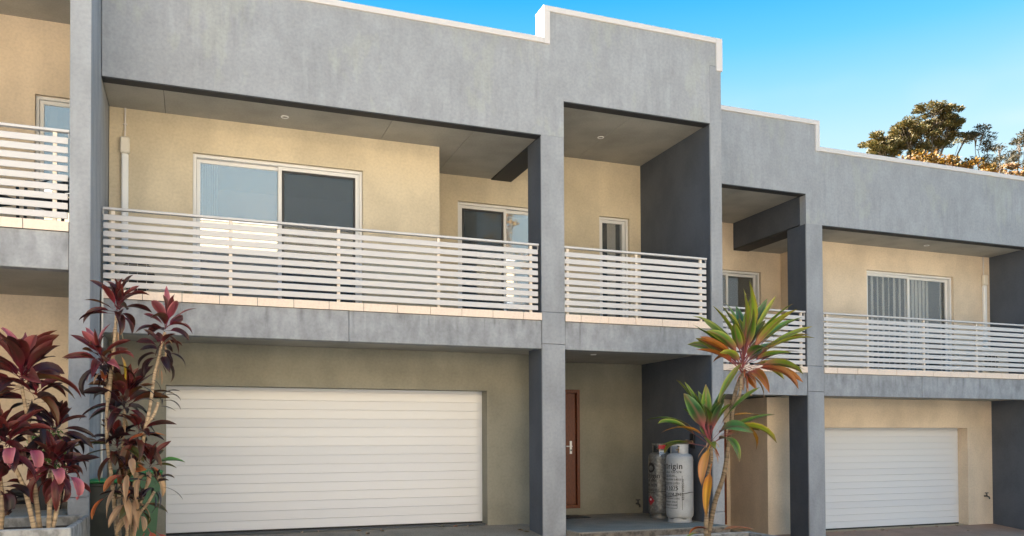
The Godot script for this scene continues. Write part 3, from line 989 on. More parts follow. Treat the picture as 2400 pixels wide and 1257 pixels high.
func things():
	# --- gas cylinders in the entry
	var g := gas_cylinder(Vector3(7.42, -1.29, -0.45), 0.22, 1.26, M.gas, "pale grey painted gas cylinder with black printed panel, in front of the other", 0.0)
	var r := 0.22
	var a0 := -1.82
	wrapped(g, "lettering", "Origin", 0.115, r, a0 - 0.05, 0.9, M.black, true)
	wrapped(g, "lettering", "CALL 133 574", 0.05, r, a0, 0.81, M.black)
	wrapped(g, "lettering", "lpg.com.au", 0.038, r, a0, 0.76, M.black)
	wrapped(g, "lettering", "PETROLEUM GASES", 0.04, r, a0 - 0.28, 0.69, M.black)
	wrapped(g, "lettering", "LIQUEFIED (LPG)", 0.04, r, a0 - 0.2, 0.63, M.black)
	wrapped(g, "lettering", "UN 1075", 0.082, r, a0 - 0.3, 0.55, M.black, true)
	wrapped(g, "lettering", "HAZCHEM 2YE", 0.06, r, a0 - 0.44, 0.455, M.black, true)
	wrapped(g, "lettering", "EMPTY WEIGHT 33KG", 0.036, r, a0 - 0.38, 0.385, M.black)
	wrapped(g, "lettering", "FIT UPRIGHT ONLY", 0.036, r, a0 - 0.38, 0.33, M.black)
	wrapped(g, "lettering", "NO NAKED FLAME", 0.036, r, a0 - 0.3, 0.28, M.black)
	wrapped(g, "lettering", "KEEP UPRIGHT", 0.05, r, a0 + 1.5, 0.36, M.black, true, true)
	var st := begin()
	for y in [0.735, 0.6, 0.515, 0.425, 0.23]:
		wrap_bar(st, r, a0, -0.12, y - 0.003, 0.235, y + 0.003)
	wrap_bar(st, r, a0, 0.232, 0.23, 0.238, 0.738)
	wrap_bar(st, r, a0, 0.315, 0.2, 0.321, 0.75)
	obj("printed_lines", st, M.black, g)
	st = begin()
	add_box(st, Vector3(0.01, 1.12, 0.19), Vector3(0.05, 1.124, 0.2))
	var g2 := gas_cylinder(Vector3(7.5, -1.29, -1.2), 0.2, 1.27, M.galv, "mottled bare galvanised gas cylinder with red diamond, behind the grey one", 0.0)
	r = 0.2
	wrap_patch(g2, "emblem", r, -1.42, 0.86, func(_a): return 0.085, 0.0012, M.black)
	wrap_patch(g2, "emblem_shield", r, -1.42, 0.86, func(a): return 0.048 * (1.0 - 0.16 * sin(a)) * (1.0 + 0.12 * cos(2 * a)), 0.0018, M.galv)
	wrapped(g2, "lettering", "Origin", 0.1, r, -2.0, 0.72, M.black)
	wrapped(g2, "lettering", "LPG 45KG", 0.05, r, -1.95, 0.64, M.black)
	wrapped(g2, "lettering", "UN 1075", 0.06, r, -1.95, 0.56, M.black)
	wrapped(g2, "lettering", "HAZCHEM 2YE", 0.045, r, -2.1, 0.48, M.black)
	wrap_patch(g2, "hazard_diamond", r, -1.45, 0.3, func(a): return 0.085 / (absf(cos(a)) + absf(sin(a))), 0.0012, M.red)
	wrap_patch(g2, "hazard_flame", r, -1.45, 0.31, func(a): return 0.018 * (1.0 + 0.5 * sin(a)), 0.0018, M.white)
	wrap_patch(g2, "red_label", 0.2 * 0.66, -0.15, 1.21, func(a): return minf(0.075 / maxf(absf(cos(a)), 0.01), 0.032 / maxf(absf(sin(a)), 0.01)), 0.004, M.red)
	piece("paper_tag", Vector3(-0.115, 1.05, 0.17), Vector3(0.0, 1.15, 0.1715), M.white, g2)
	var tm := TextMesh.new()
	tm.text = "ON"
	tm.font_size = 40
	tm.pixel_size = 0.0018
	tm.depth = 0.0006
	var ot := obj("lettering", tm, M.blue, g2)
	ot.position = Vector3(-0.055, 1.1, 0.1725)
	# regulator and hoses on the dark wall
	var rg := thing("gas_regulator", "black gas regulator bracket with brass fitting on the dark wall above the cylinders", "gas regulator", Vector3(7.745, 0.0, -0.55))
	piece("bracket", Vector3(-0.03, -0.1, -0.06), Vector3(0.0, 0.14, 0.06), M.black, rg, 0.004)
	st = begin()
	add_tube(st, [Vector3(-0.05, 0.0, -0.05), Vector3(-0.05, 0.0, 0.05)], [0.025, 0.025], 12)
	add_tube(st, [Vector3(-0.05, 0.01, -0.13), Vector3(-0.05, 0.005, -0.05)], [0.034, 0.03], 12)
	obj("fitting", st, M.brass, rg)
	for e in [[Vector3(-0.33, 0.0, 0.1), 1.0], [Vector3(-0.24, -0.0, -0.62), -1.0]]:
		st = begin()
		var p := []
		for k in 9:
			var t := k / 8.0
			p.append(Vector3(-0.05, 0.0, 0.05 * e[1]).lerp(e[0] + Vector3(0, -0.1, 0), t) + Vector3(0, 0.06 * sin(t * PI), 0))
		add_tube(st, p, [0.009, 0.009, 0.009, 0.009, 0.009, 0.009, 0.009, 0.009, 0.009], 8)
		obj("hose", st, M.black, rg)
	# chain round both
	st = begin()
	var ch := []
	for k in 25:
		var t := -2.7 + 3.9 * k / 24.0
		ch.append(Vector3(7.42 + sin(t) * 0.226, -0.85 + 0.03 * cos(t * 2) + (0.06 * (k - 16) / 8.0 if k > 16 else 0.0), -0.45 + cos(t) * 0.226))
	var rad := []
	for k in 25:
		rad.append(0.005)
	add_tube(st, ch, rad, 6)
	var co := obj("chain", st, M.frame_dark, self)
	tag(co, "thin dark chain strapped round the pale grey gas cylinder", "chain")
	st = begin()
	ch = []
	for k in 25:
		var t := -2.9 + 3.4 * k / 24.0
		ch.append(Vector3(7.5 + sin(t) * 0.206, -0.84 + 0.01 * cos(t * 2), -1.2 + cos(t) * 0.206))
	add_tube(st, ch, rad, 6)
	co = obj("chain", st, M.frame_dark, self)
	tag(co, "thin dark chain strapped round the galvanised gas cylinder", "chain")
	# doormat
	var mt := thing("doormat", "dark doormat lying before the wooden front door", "doormat", Vector3(5.98, -1.29, -1.9))
	piece("pile", Vector3(-0.4, 0.001, -0.25), Vector3(0.4, 0.016, 0.25), M.black, mt, 0.004)
	piece("border", Vector3(-0.42, 0.001, -0.27), Vector3(0.42, 0.008, 0.27), M.rubber, mt, 0.002)
	# taps
	var tp := thing("garden_tap", "brass garden tap on the cream wall right of the right garage door", "tap", Vector3(16.13, -1.2, -2.15))
	tap_parts(tp)
	var tp2 := thing("garden_tap", "dark garden tap low in the entry corner by the gas cylinders", "tap", Vector3(7.62, -1.12, -2.25))
	tap_parts(tp2)
	# air conditioners
	air_conditioner(Vector3(-0.53, 1.915, -0.72), 0.0, "cream air conditioner behind the left balcony slats of the middle house")
	air_conditioner(Vector3(16.02, 1.375, -1.85), 0.0, "cream air conditioner behind the far right balcony slats")
	# drying rack
	var dr := thing("drying_rack", "white folding clothes rack behind the right balcony slats", "clothes rack", Vector3(15.2, 1.375, -1.75))
	for x in [-0.22, 0.22]:
		st = begin()
		add_tube(st, [Vector3(x, 0, -0.12), Vector3(x, 0.48, 0.0), Vector3(x, 0, 0.12)], [0.011, 0.011, 0.011], 8)
		obj("leg", st, M.white, dr)
	for k in 5:
		st = begin()
		var y := 0.08 + k * 0.09
		add_tube(st, [Vector3(-0.22, y, 0.1 - k * 0.02), Vector3(0.22, y, 0.1 - k * 0.02)], [0.008, 0.008], 8)
		obj("rail", st, M.white, dr)
	# wicker chairs on the left balcony
	for i in 2:
		var wc := thing("wicker_chair", ["dark wicker chair near the pillar on the left balcony", "dark wicker chair farther left on the left balcony"][i], "chair", Vector3(-1.5 - i * 0.75, 2.455, 0.25), [-0.5, 0.9][i], "wicker chairs on the left balcony")
		piece("seat", Vector3(-0.25, 0.36, -0.25), Vector3(0.25, 0.43, 0.25), M.frame_dark, wc, 0.02)
		for k in 7:
			piece("back_strand", Vector3(-0.25, 0.46 + k * 0.05, -0.26), Vector3(0.25, 0.495 + k * 0.05, -0.235), M.frame_dark, wc, 0.006)
		for x in [-0.24, 0.24]:
			st = begin()
			add_tube(st, [Vector3(x, 0, 0.24), Vector3(x, 0.62, 0.22), Vector3(x, 0.66, 0.0), Vector3(x, 0.8, -0.26), Vector3(x, 0.0, -0.27)], [0.018, 0.018, 0.018, 0.018, 0.018], 8)
			obj("leg_frame", st, M.frame_dark, wc)
	# wheelie bins
	wheelie_bin(Vector3(-0.86, -1.43, 0.75), 0.0, M.bin_dark, "black wheelie bin with green lid against the pillar side")
	wheelie_bin(Vector3(-0.66, -1.36, -0.05), 0.25, M.bin, "green wheelie bin nearest the wide garage door")
	# planters
	planter(Vector3(-2.05, -1.45, 2.35), Vector3(2.1, 0.72, 1.5), "grey rendered planter box at the bottom left corner")
	planter(Vector3(6.28, -1.75, 2.3), Vector3(1.46, 0.55, 0.7), "low grey planter box under the green cordyline")
	# shoes on the left porch
	for i in 2:
		var sh := thing("shoe", ["black shoe on the left porch, the one on top", "black shoe on the left porch, the one underneath"][i], "shoe", Vector3(-2.06 + i * 0.07, -0.75 + (0.1 if i == 0 else 0.0), -0.85), 1.2 + i * 0.3)
		st = begin()
		add_tube(st, [Vector3(0, 0.035, -0.13), Vector3(0, 0.05, -0.08), Vector3(0, 0.06, 0.0), Vector3(0, 0.045, 0.08), Vector3(0, 0.035, 0.14)], [0.03, 0.05, 0.05, 0.045, 0.025], 12)
		obj("upper", st, M.black, sh)
		piece("sole", Vector3(-0.045, 0.0, -0.15), Vector3(0.045, 0.02, 0.15), M.rubber, sh, 0.008)
	# potted shrub on the left porch
	var ps := thing("potted_shrub", "small bright green shrub in a dark pot on the left porch", "potted plant", Vector3(-1.58, -0.75, 0.3))
	st = begin()
	add_lathe(st, [Vector2(0.01, 0.0), Vector2(0.14, 0.0), Vector2(0.19, 0.34), Vector2(0.2, 0.36), Vector2(0.17, 0.36), Vector2(0.16, 0.3), Vector2(0.01, 0.3)], 24)
	obj("pot", st, M.black, ps)
	st = begin()
	for k in 700:
		var p := ball() * Vector3(0.24, 0.34, 0.24) + Vector3(0, 0.68, 0)
		var d := (ball() + Vector3(0, 0.3, 0)).normalized()
		quad_leaf(st, p, d * 0.035, perp(d) * 0.016, Color(0.09, 0.26, 0.05) * rng.randf_range(0.6, 1.4))
	obj("foliage", st, M.foliage, ps)
	# fallen leaves
	for q in [[2.28, -0.9], [2.62, -0.95], [2.61, -0.8], [3.14, -0.85], [3.58, -1.0], [3.55, -0.9], [3.81, -1.01], [3.76, -0.93], [3.97, -0.95], [4.03, -0.92], [4.27, -0.96], [4.61, -0.38], [4.65, -0.23], [3.91, 0.02], [2.36, -0.64], [1.47, -0.95], [1.72, -1.0]]:
		fallen(Vector3(q[0], -1.275 - 0.072 * (q[1] + 1.02), q[1]), "small dry leaf on the grey concrete before the wide garage door", "dry leaves on the grey drive")
	for q in [[12.07, -1.9], [11.97, -2.0], [12.45, -2.03], [13.07, -1.95], [13.15, -2.0], [13.11, -1.85], [13.91, -2.0], [14.15, -1.9], [14.64, -2.05], [15.19, -2.03], [14.85, -1.46], [14.54, -0.89]]:
		fallen(Vector3(q[0], -1.8 - 0.066 * (q[1] + 2.15), q[1]), "small dry leaf on the terracotta drive before the right garage door", "dry leaves on the terracotta drive")

func tap_parts(t: Node3D):
	var st := begin()
	add_tube(st, [Vector3(0, 0, 0), Vector3(0, 0, 0.07), Vector3(0, -0.02, 0.12), Vector3(0, -0.06, 0.13)], [0.018, 0.016, 0.016, 0.013], 10)
	obj("spout", st, M.frame_dark, t)
	st = begin()
	add_tube(st, [Vector3(0, 0.0, 0.06), Vector3(0, 0.065, 0.06)], [0.014, 0.01], 8)
	add_box(st, Vector3(-0.045, 0.062, 0.048), Vector3(0.045, 0.078, 0.072), 0.004)
	obj("handle", st, M.frame_dark, t)

func planter(at: Vector3, size: Vector3, label: String):
	var p := thing("planter", label, "planter", at)
	var e := size / 2
	var t := 0.06
	piece("side", Vector3(-e.x, 0, e.z - t), Vector3(e.x, size.y, e.z), M.pot, p, 0.012)
	piece("side", Vector3(-e.x, 0, -e.z), Vector3(e.x, size.y, -e.z + t), M.pot, p, 0.012)
	piece("side", Vector3(-e.x, 0, -e.z + t), Vector3(-e.x + t, size.y - 0.002, e.z - t), M.pot, p, 0.012)
	piece("side", Vector3(e.x - t, 0, -e.z + t), Vector3(e.x, size.y - 0.002, e.z - t), M.pot, p, 0.012)
	piece("soil", Vector3(-e.x + t, 0, -e.z + t), Vector3(e.x - t, size.y - 0.1, e.z - t), M.soil, p)

func fallen(at: Vector3, label: String, group: String):
	var st := begin()
	var c := Color(rng.randf_range(0.25, 0.5), rng.randf_range(0.12, 0.22), 0.05) * rng.randf_range(0.4, 1.1)
	var a := rng.randf_range(0.03, 0.055)
	for s in [-1.0, 1.0]:
		st.set_color(c)
		for q in [Vector3(-a * s, 0, 0), Vector3(0, a * 0.5, -s * a * 0.55), Vector3(a * s, 0.01, 0)]:
			st.set_normal(Vector3.UP)
			st.add_vertex(q)
	var o := obj("fallen_leaf", st, M.leaf)
	o.position = at + Vector3(0, 0.006, 0)
	o.rotation.y = rng.randf() * TAU
	tag(o, label, "leaf", group)

# ------------------------------------------------------------------ cordylines
# one strap leaf growing from the origin towards +x; el is its rise in degrees, droop how far it bends down along its length
func strap_leaf(len: float, wid: float, el: float, droop: float, fold: float, twist: float, cols: Array, stalk := 0.2) -> ArrayMesh:
	var st := begin()
	var n := 10
	var p := Vector3.ZERO
	var rows := []
	var wob := rng.randf() * TAU
	var bend := rng.randf_range(1.1, 2.2)
	var vein := []
	for k in 7:
		vein.append(rng.randf_range(0.72, 1.25))
	var burnt := rng.randf() < 0.3
	var sway := rng.randf_range(-0.5, 0.5)
	for i in n + 1:
		var s := float(i) / n
		var e := deg_to_rad(el - droop * pow(s, bend))
		var dir := Vector3(cos(e), sin(e), 0).rotated(Vector3.UP, sway * s * s)
		if i > 0:
			p += dir * len / n
		var u: float = clampf((s - stalk) / (1.0 - stalk), 0, 1)
		var wv := 0.12 + 0.88 * pow(sin(PI * pow(u, 0.7)), 0.8) if u > 0 else 0.12
		if u > 0.85:
			wv *= (1.0 - u) / 0.15 * 0.95 + 0.05
		var half := wid * 0.5 * wv
		var side := dir.cross(Vector3.UP) if absf(dir.y) < 0.97 else Vector3(0, 0, 1)
		side = side.normalized()
		var nrm := side.cross(dir)
		side = side.rotated(dir, twist * s)
		var up2 := nrm.rotated(dir, twist * s)
		var row := []
		for k in 7:
			var t := (k - 3) / 3.0
			var lift: float = absf(t) * half * fold + sin(s * 9.0 + wob + t * 1.7) * half * 0.10 * absf(t)
			var q := p + side * t * half + up2 * lift
			var c: Color = cols[0].lerp(cols[1], pow(absf(t), 3.5))
			c = c * vein[k]
			if k == 3:
				c = c.lerp(cols[3], 0.4)
			c = cols[3].lerp(c, clampf(u * 2.8, 0, 1))
			c = c.lerp(cols[2], clampf((s - 0.72) * 2.4, 0, 1) * cols[2].a)
			if burnt and s > 0.86:
				c = c.lerp(Color(0.16, 0.09, 0.045), (s - 0.86) * 6.0)
			row.append([q, Color(c.r, c.g, c.b)])
		rows.append(row)
	for i in n:
		for k in 6:
			var q := [rows[i][k], rows[i + 1][k], rows[i + 1][k + 1], rows[i][k + 1]]
			for id in [0, 1, 2, 0, 2, 3]:
				st.set_smooth_group(0)
				st.set_color(q[id][1])
				st.add_vertex(q[id][0])
	st.generate_normals()
	return st.commit()

func jitter(c: Color, a: float) -> Color:
	var k := rng.randf_range(1.0 - a, 1.0 + a)
	return Color(c.r * k * rng.randf_range(0.9, 1.1), c.g * k * rng.randf_range(0.9, 1.1), c.b * k, c.a)

# a head of leaves in a spiral; the first are the oldest and hang lowest
func rosette(parent: Node, at: Vector3, lean: Vector3, count: int, len: float, wid: float, lo: float, hi: float, droop: Vector2, palettes: Array, depth := 0.14, stalk := 0.2):
	var up := (Vector3.UP + lean).normalized()
	var tilt := Quaternion(Vector3.UP, up)
	var a := rng.randf() * TAU
	for i in count:
		var t := float(i) / maxf(count - 1, 1)
		a += 2.39996 + rng.randf_range(-0.5, 0.5)
		var el := lerpf(lo, hi, pow(t, 0.9)) + rng.randf_range(-16, 16)
		var l := len * rng.randf_range(0.68, 1.18) * (1.0 - 0.35 * maxf(0, t - 0.7) / 0.3)
		var dr := lerpf(droop.x, droop.y, t) * rng.randf_range(0.4, 1.7)
		# pick the palette by age, with some chance
		var pi := clampi(int(t * palettes.size() + rng.randf_range(-0.6, 0.6)), 0, palettes.size() - 1)
		var cols := []
		for c in palettes[pi]:
			cols.append(jitter(c, 0.22))
		var m := strap_leaf(l, wid * rng.randf_range(0.75, 1.15), el, dr, rng.randf_range(0.25, 0.8), rng.randf_range(-1.5, 1.5), cols, stalk)
		var o := obj("leaf", m, M.leaf, parent)
		o.transform = Transform3D(Basis(tilt) * Basis(Vector3.UP, a), at + up * (t - 0.5) * depth)

func one_leaf(parent: Node, at: Vector3, az: float, len: float, wid: float, el: float, droop: float, cols: Array, twist := 0.3):
	var o := obj("leaf", strap_leaf(len, wid, el, droop, 0.35, twist, cols), M.leaf, parent)
	o.transform = Transform3D(Basis(Vector3.UP, deg_to_rad(az)), at)

func stem(parent: Node, pts: Array, r0: float, r1: float, foot: Vector3, tone: Color):
	# smooth path with ring scars
	var cv := Curve3D.new()
	for i in pts.size():
		var d: Vector3 = (pts[mini(i + 1, pts.size() - 1)] - pts[maxi(i - 1, 0)]) / 6.0
		cv.add_point(pts[i] - foot, -d, d)
	var ln := cv.get_baked_length()
	var n := int(ln / 0.011)
	var path := []
	var rad := []
	var cols := []
	for i in n + 1:
		var t := float(i) / n
		path.append(cv.sample_baked(ln * t, true))
		var ring := rng.randf() < 0.36
		rad.append(lerpf(r0, r1, t) * (1.035 if ring else 0.985) * rng.randf_range(0.96, 1.04))
		cols.append(tone * (rng.randf_range(0.4, 0.85) if ring else rng.randf_range(0.7, 1.2)))
	var st := begin()
	add_tube(st, path, rad, 10, cols)
	obj("stem", st, M.bark, parent)

func plants():
	# colour sets: [blade, margin, tip, stalk and midrib]
	var burg := [Color(0.032, 0.013, 0.010), Color(0.085, 0.02, 0.02), Color(0.05, 0.014, 0.012, 0.5), Color(0.10, 0.014, 0.022)]
	var wine := [Color(0.075, 0.016, 0.012), Color(0.19, 0.045, 0.045), Color(0.1, 0.024, 0.016, 0.5), Color(0.14, 0.018, 0.03)]
	var bronze := [Color(0.06, 0.035, 0.012), Color(0.11, 0.03, 0.02), Color(0.1, 0.05, 0.015, 0.6), Color(0.12, 0.02, 0.02)]
	var dark := [Color(0.018, 0.012, 0.012), Color(0.04, 0.014, 0.018), Color(0.03, 0.014, 0.012, 0.5), Color(0.05, 0.012, 0.018)]
	var pink := [Color(0.24, 0.065, 0.075), Color(0.45, 0.16, 0.18), Color(0.3, 0.08, 0.09, 0.6), Color(0.26, 0.04, 0.08)]
	var rust := [Color(0.32, 0.10, 0.03), Color(0.5, 0.14, 0.05), Color(0.5, 0.2, 0.05, 0.8), Color(0.25, 0.05, 0.04)]
	var tan := [Color(0.34, 0.22, 0.13), Color(0.42, 0.28, 0.17), Color(0.3, 0.18, 0.1, 0.8), Color(0.3, 0.18, 0.11)]
	var olive_leaf := [Color(0.05, 0.075, 0.02), Color(0.12, 0.06, 0.03), Color(0.12, 0.08, 0.02, 0.6), Color(0.12, 0.03, 0.025)]
	var ash := [Color(0.055, 0.055, 0.06), Color(0.085, 0.085, 0.09), Color(0.12, 0.115, 0.12, 0.8), Color(0.05, 0.045, 0.045)]
	var bark := Color(0.42, 0.31, 0.2)
	# --- left planter
	var foot := Vector3(-1.3, -0.83, 2.6)
	var p := thing("cordyline_plant", "bushy burgundy cordyline with pink tips in the planter at the left edge", "plant", foot)
	for s in [[[-1.31, -0.85, 0.0], [-1.38, -0.21, 0.0], [-1.42, 0.22, 0.0], [-1.46, 0.46, 0.0], [-1.47, 0.55, 0.0]], [[-1.33, -0.85, 0.1], [-1.43, -0.38, 0.12], [-1.54, -0.11, 0.15], [-1.56, -0.04, 0.15]],
			[[-1.23, -0.85, 0.1], [-1.22, -0.54, 0.1], [-1.19, -0.37, 0.1], [-1.2, -0.22, 0.1]], [[-1.22, -0.85, 0.08], [-1.16, -0.54, 0.06], [-1.14, -0.4, 0.05], [-1.11, -0.3, 0.05]],
			[[-1.42, 0.21, 0.0], [-1.39, 0.31, 0.0], [-1.37, 0.39, 0.0]], [[-1.64, -0.85, 0.0], [-1.62, -0.53, 0.0], [-1.65, -0.22, 0.0], [-1.66, 0.02, 0.0]], [[-1.25, -0.85, -0.15], [-1.27, -0.42, -0.2], [-1.23, -0.06, -0.2], [-1.22, 0.09, -0.2]]]:
		stem(p, path3(s, 2.6), 0.024, 0.015, foot, bark)
	rosette(p, Vector3(-1.47, 0.62, 2.6) - foot, Vector3(0.05, 0, 0.1), 42, 0.52, 0.12, -8, 84, Vector2(60, 25), [bronze, burg, wine, burg, burg, wine, pink], 0.2)
	rosette(p, Vector3(-1.37, 0.42, 2.6) - foot, Vector3(0.3, 0, 0.1), 12, 0.4, 0.08, -15, 60, Vector2(60, 30), [dark, burg, wine])
	rosette(p, Vector3(-1.57, 0.0, 2.75) - foot, Vector3(-0.1, 0, 0.1), 20, 0.42, 0.11, -25, 75, Vector2(70, 30), [wine, burg, dark, wine])
	rosette(p, Vector3(-1.2, -0.18, 2.7) - foot, Vector3(0.0, 0, 0.15), 22, 0.36, 0.09, -25, 80, Vector2(80, 30), [wine, burg, burg, wine])
	rosette(p, Vector3(-1.11, -0.27, 2.65) - foot, Vector3(0.3, 0, 0.1), 16, 0.34, 0.085, -30, 70, Vector2(80, 30), [wine, burg, dark])
	rosette(p, Vector3(-1.66, 0.08, 2.6) - foot, Vector3.ZERO, 18, 0.42, 0.1, -20, 80, Vector2(70, 30), [dark, burg, wine])
	rosette(p, Vector3(-1.22, 0.13, 2.4) - foot, Vector3(0.15, 0, 0), 30, 0.46, 0.075, -30, 70, Vector2(75, 35), [dark, dark, burg])
	rosette(p, Vector3(-1.62, -0.35, 2.7) - foot, Vector3.ZERO, 16, 0.34, 0.09, -30, 70, Vector2(75, 35), [dark, burg, burg])
	for q in [[-1.5, -0.02, 2.95, -80, 0.2], [-1.36, -0.04, 2.95, -50, 0.22], [-1.16, -0.22, 2.92, -70, 0.2], [-1.08, -0.28, 2.9, -30, 0.24]]:
		one_leaf(p, Vector3(q[0], q[1], q[2]) - foot, q[3], q[4] + 0.08, 0.1, 5, 130, pink)
	# --- tall plant before the pillar
	foot = Vector3(-0.66, -1.5, 1.9)
	p = thing("cordyline_plant", "tall many-stemmed dark red cordyline between pillar and wide garage door", "plant", foot)
	for s in [[[-0.67, -1.55, 0], [-0.72, -0.94, 0], [-0.77, -0.37, 0], [-0.82, 0.07, 0], [-0.82, 0.36, 0], [-0.81, 0.5, 0]], [[-0.81, 0.48, 0], [-0.79, 0.67, 0], [-0.77, 0.84, 0], [-0.75, 1.11, 0], [-0.73, 1.36, 0]], [[-0.82, 0.46, 0], [-0.84, 0.67, 0], [-0.86, 0.82, 0]],
			[[-0.6, -1.55, 0.05], [-0.57, -0.69, 0.05], [-0.53, -0.3, 0.05], [-0.49, -0.05, 0.05], [-0.45, 0.19, 0.05], [-0.41, 0.4, 0.03], [-0.37, 0.73, 0], [-0.33, 0.91, 0], [-0.3, 1.06, 0], [-0.27, 1.18, 0]],
			[[-0.69, -1.55, -0.1], [-0.71, -0.86, -0.12], [-0.71, -0.47, -0.12], [-0.68, -0.07, -0.12], [-0.66, 0.37, -0.1]], [[-0.61, -1.55, 0.1], [-0.53, -0.74, 0.12], [-0.45, -0.48, 0.12], [-0.41, -0.28, 0.12]], [[-0.6, -1.55, 0.15], [-0.54, -0.83, 0.18], [-0.43, -0.61, 0.18], [-0.36, -0.48, 0.18]], [[-0.45, 0.19, 0.05], [-0.37, 0.32, 0.05], [-0.33, 0.44, 0.05]], [[-0.66, -1.55, 0.2], [-0.62, -1.0, 0.2], [-0.6, -0.6, 0.2]]]:
		stem(p, path3(s, 1.9), 0.025 if s.size() > 4 else 0.018, 0.015, foot, bark * 1.1)
	rosette(p, Vector3(-0.73, 1.41, 1.9) - foot, Vector3(0.12, 0, 0.15), 24, 0.37, 0.088, -2, 86, Vector2(75, 14), [burg, bronze, wine, burg, wine])
	rosette(p, Vector3(-0.86, 0.87, 1.9) - foot, Vector3(-0.35, 0, 0.25), 28, 0.38, 0.085, -15, 78, Vector2(70, 25), [dark, pink, wine, bronze, wine, pink, wine])
	rosette(p, Vector3(-0.83, 0.58, 1.9) - foot, Vector3(-0.2, 0, 0.1), 9, 0.24, 0.06, -5, 65, Vector2(60, 30), [ash, dark, rust])
	rosette(p, Vector3(-0.26, 1.24, 1.9) - foot, Vector3(0.25, 0, 0.2), 18, 0.37, 0.085, 0, 84, Vector2(75, 15), [burg, bronze, wine, pink, wine])
	rosette(p, Vector3(-0.31, 0.98, 1.92) - foot, Vector3(0.0, 0, 0.1), 14, 0.3, 0.07, -25, 55, Vector2(70, 40), [dark, dark, burg])
	rosette(p, Vector3(-0.66, 0.43, 1.8) - foot, Vector3(0.1, 0, 0.15), 34, 0.48, 0.115, -10, 84, Vector2(62, 22), [burg, dark, bronze, burg, wine])
	rosette(p, Vector3(-0.73, -0.02, 1.85) - foot, Vector3(0, 0, 0.1), 24, 0.36, 0.095, -35, 78, Vector2(65, 25), [bronze, olive_leaf, burg, dark, wine])
	rosette(p, Vector3(-0.41, -0.22, 2.0) - foot, Vector3(0.1, 0, 0.1), 20, 0.29, 0.07, -40, 80, Vector2(60, 20), [tan, rust, olive_leaf, burg, wine])
	rosette(p, Vector3(-0.36, -0.42, 2.08) - foot, Vector3(0.25, 0, 0.1), 16, 0.3, 0.03, -35, 55, Vector2(90, 50), [ash, ash, dark])
	rosette(p, Vector3(-0.32, 0.46, 1.95) - foot, Vector3(0.3, 0, 0), 9, 0.32, 0.022, 15, 60, Vector2(60, 50), [ash])
	rosette(p, Vector3(-0.6, -0.55, 2.1) - foot, Vector3.ZERO, 14, 0.3, 0.07, -65, 40, Vector2(50, 40), [tan, tan, burg, dark])
	for q in [[-0.73, 1.24], [-0.86, 0.74], [-0.27, 1.1], [-0.31, 0.86], [-0.66, 0.28]]:
		rosette(p, Vector3(q[0], q[1], 1.92) - foot, Vector3.ZERO, 5, 0.2, 0.02, -85, -30, Vector2(30, 20), [tan, dark, tan], 0.08)
	one_leaf(p, Vector3(-0.7, 0.98, 1.98) - foot, 0, 0.4, 0.1, -75, 25, [Color(0.6, 0.42, 0.03), Color(0.5, 0.3, 0.05), Color(0.3, 0.1, 0.02, 0.8), Color(0.4, 0.2, 0.12)])
	one_leaf(p, Vector3(-0.68, -0.02, 2.05) - foot, 15, 0.48, 0.11, 42, 55, rust)
	one_leaf(p, Vector3(-0.8, 0.0, 2.0) - foot, 178, 0.46, 0.13, 22, 35, [Color(0.13, 0.13, 0.06), Color(0.34, 0.13, 0.12), Color(0.3, 0.14, 0.12, 0.5), Color(0.2, 0.1, 0.07)])
	one_leaf(p, Vector3(-0.78, 0.0, 1.9) - foot, 165, 0.4, 0.11, 8, 35, [Color(0.10, 0.12, 0.05), Color(0.3, 0.12, 0.1), Color(0.3, 0.14, 0.12, 0.5), Color(0.2, 0.1, 0.07)])
	for q in [[-0.72, -0.4, -100, 0.42, tan], [-0.68, -0.45, -60, 0.5, tan], [-0.55, -0.5, -80, 0.44, tan], [-0.5, -0.3, -95, 0.4, tan], [-0.42, -0.85, -60, 0.34, rust], [-0.36, -0.88, -20, 0.3, rust], [-0.45, -0.9, -110, 0.3, rust], [-0.62, -0.25, -85, 0.45, tan], [-0.58, -0.1, -80, 0.3, tan], [-0.78, -0.5, -160, 0.3, rust]]:
		one_leaf(p, Vector3(q[0], q[1], 2.1) - foot, q[2], q[3], 0.07, -35, 50, q[4], 1.2)
	rosette(p, Vector3(-0.52, 0.12, 1.95) - foot, Vector3(0.15, 0, 0.1), 16, 0.36, 0.09, -45, 60, Vector2(60, 30), [bronze, dark, burg, wine])
	rosette(p, Vector3(-0.62, -0.3, 2.0) - foot, Vector3(-0.1, 0, 0.2), 16, 0.32, 0.085, -50, 60, Vector2(60, 30), [olive_leaf, rust, burg, dark])
	rosette(p, Vector3(-0.5, -0.62, 2.1) - foot, Vector3(0.1, 0, 0.1), 14, 0.3, 0.08, -50, 60, Vector2(60, 30), [tan, olive_leaf, dark])
	# broad green leaf and dark rosette low by the garage door
	one_leaf(p, Vector3(-0.4, -0.2, 1.7) - foot, -5, 0.34, 0.14, 12, 30, [Color(0.06, 0.2, 0.04), Color(0.12, 0.28, 0.05), Color(0.2, 0.25, 0.05, 0.5), Color(0.1, 0.16, 0.04)])
	# --- green and orange plant on the right
	var green := [Color(0.05, 0.15, 0.018), Color(0.28, 0.31, 0.05), Color(0.3, 0.22, 0.04, 0.5), Color(0.34, 0.10, 0.11)]
	var teal := [Color(0.035, 0.13, 0.045), Color(0.18, 0.31, 0.1), Color(0.25, 0.25, 0.06, 0.5), Color(0.32, 0.10, 0.11)]
	var lime := [Color(0.13, 0.2, 0.018), Color(0.42, 0.37, 0.05), Color(0.4, 0.26, 0.05, 0.6), Color(0.38, 0.14, 0.12)]
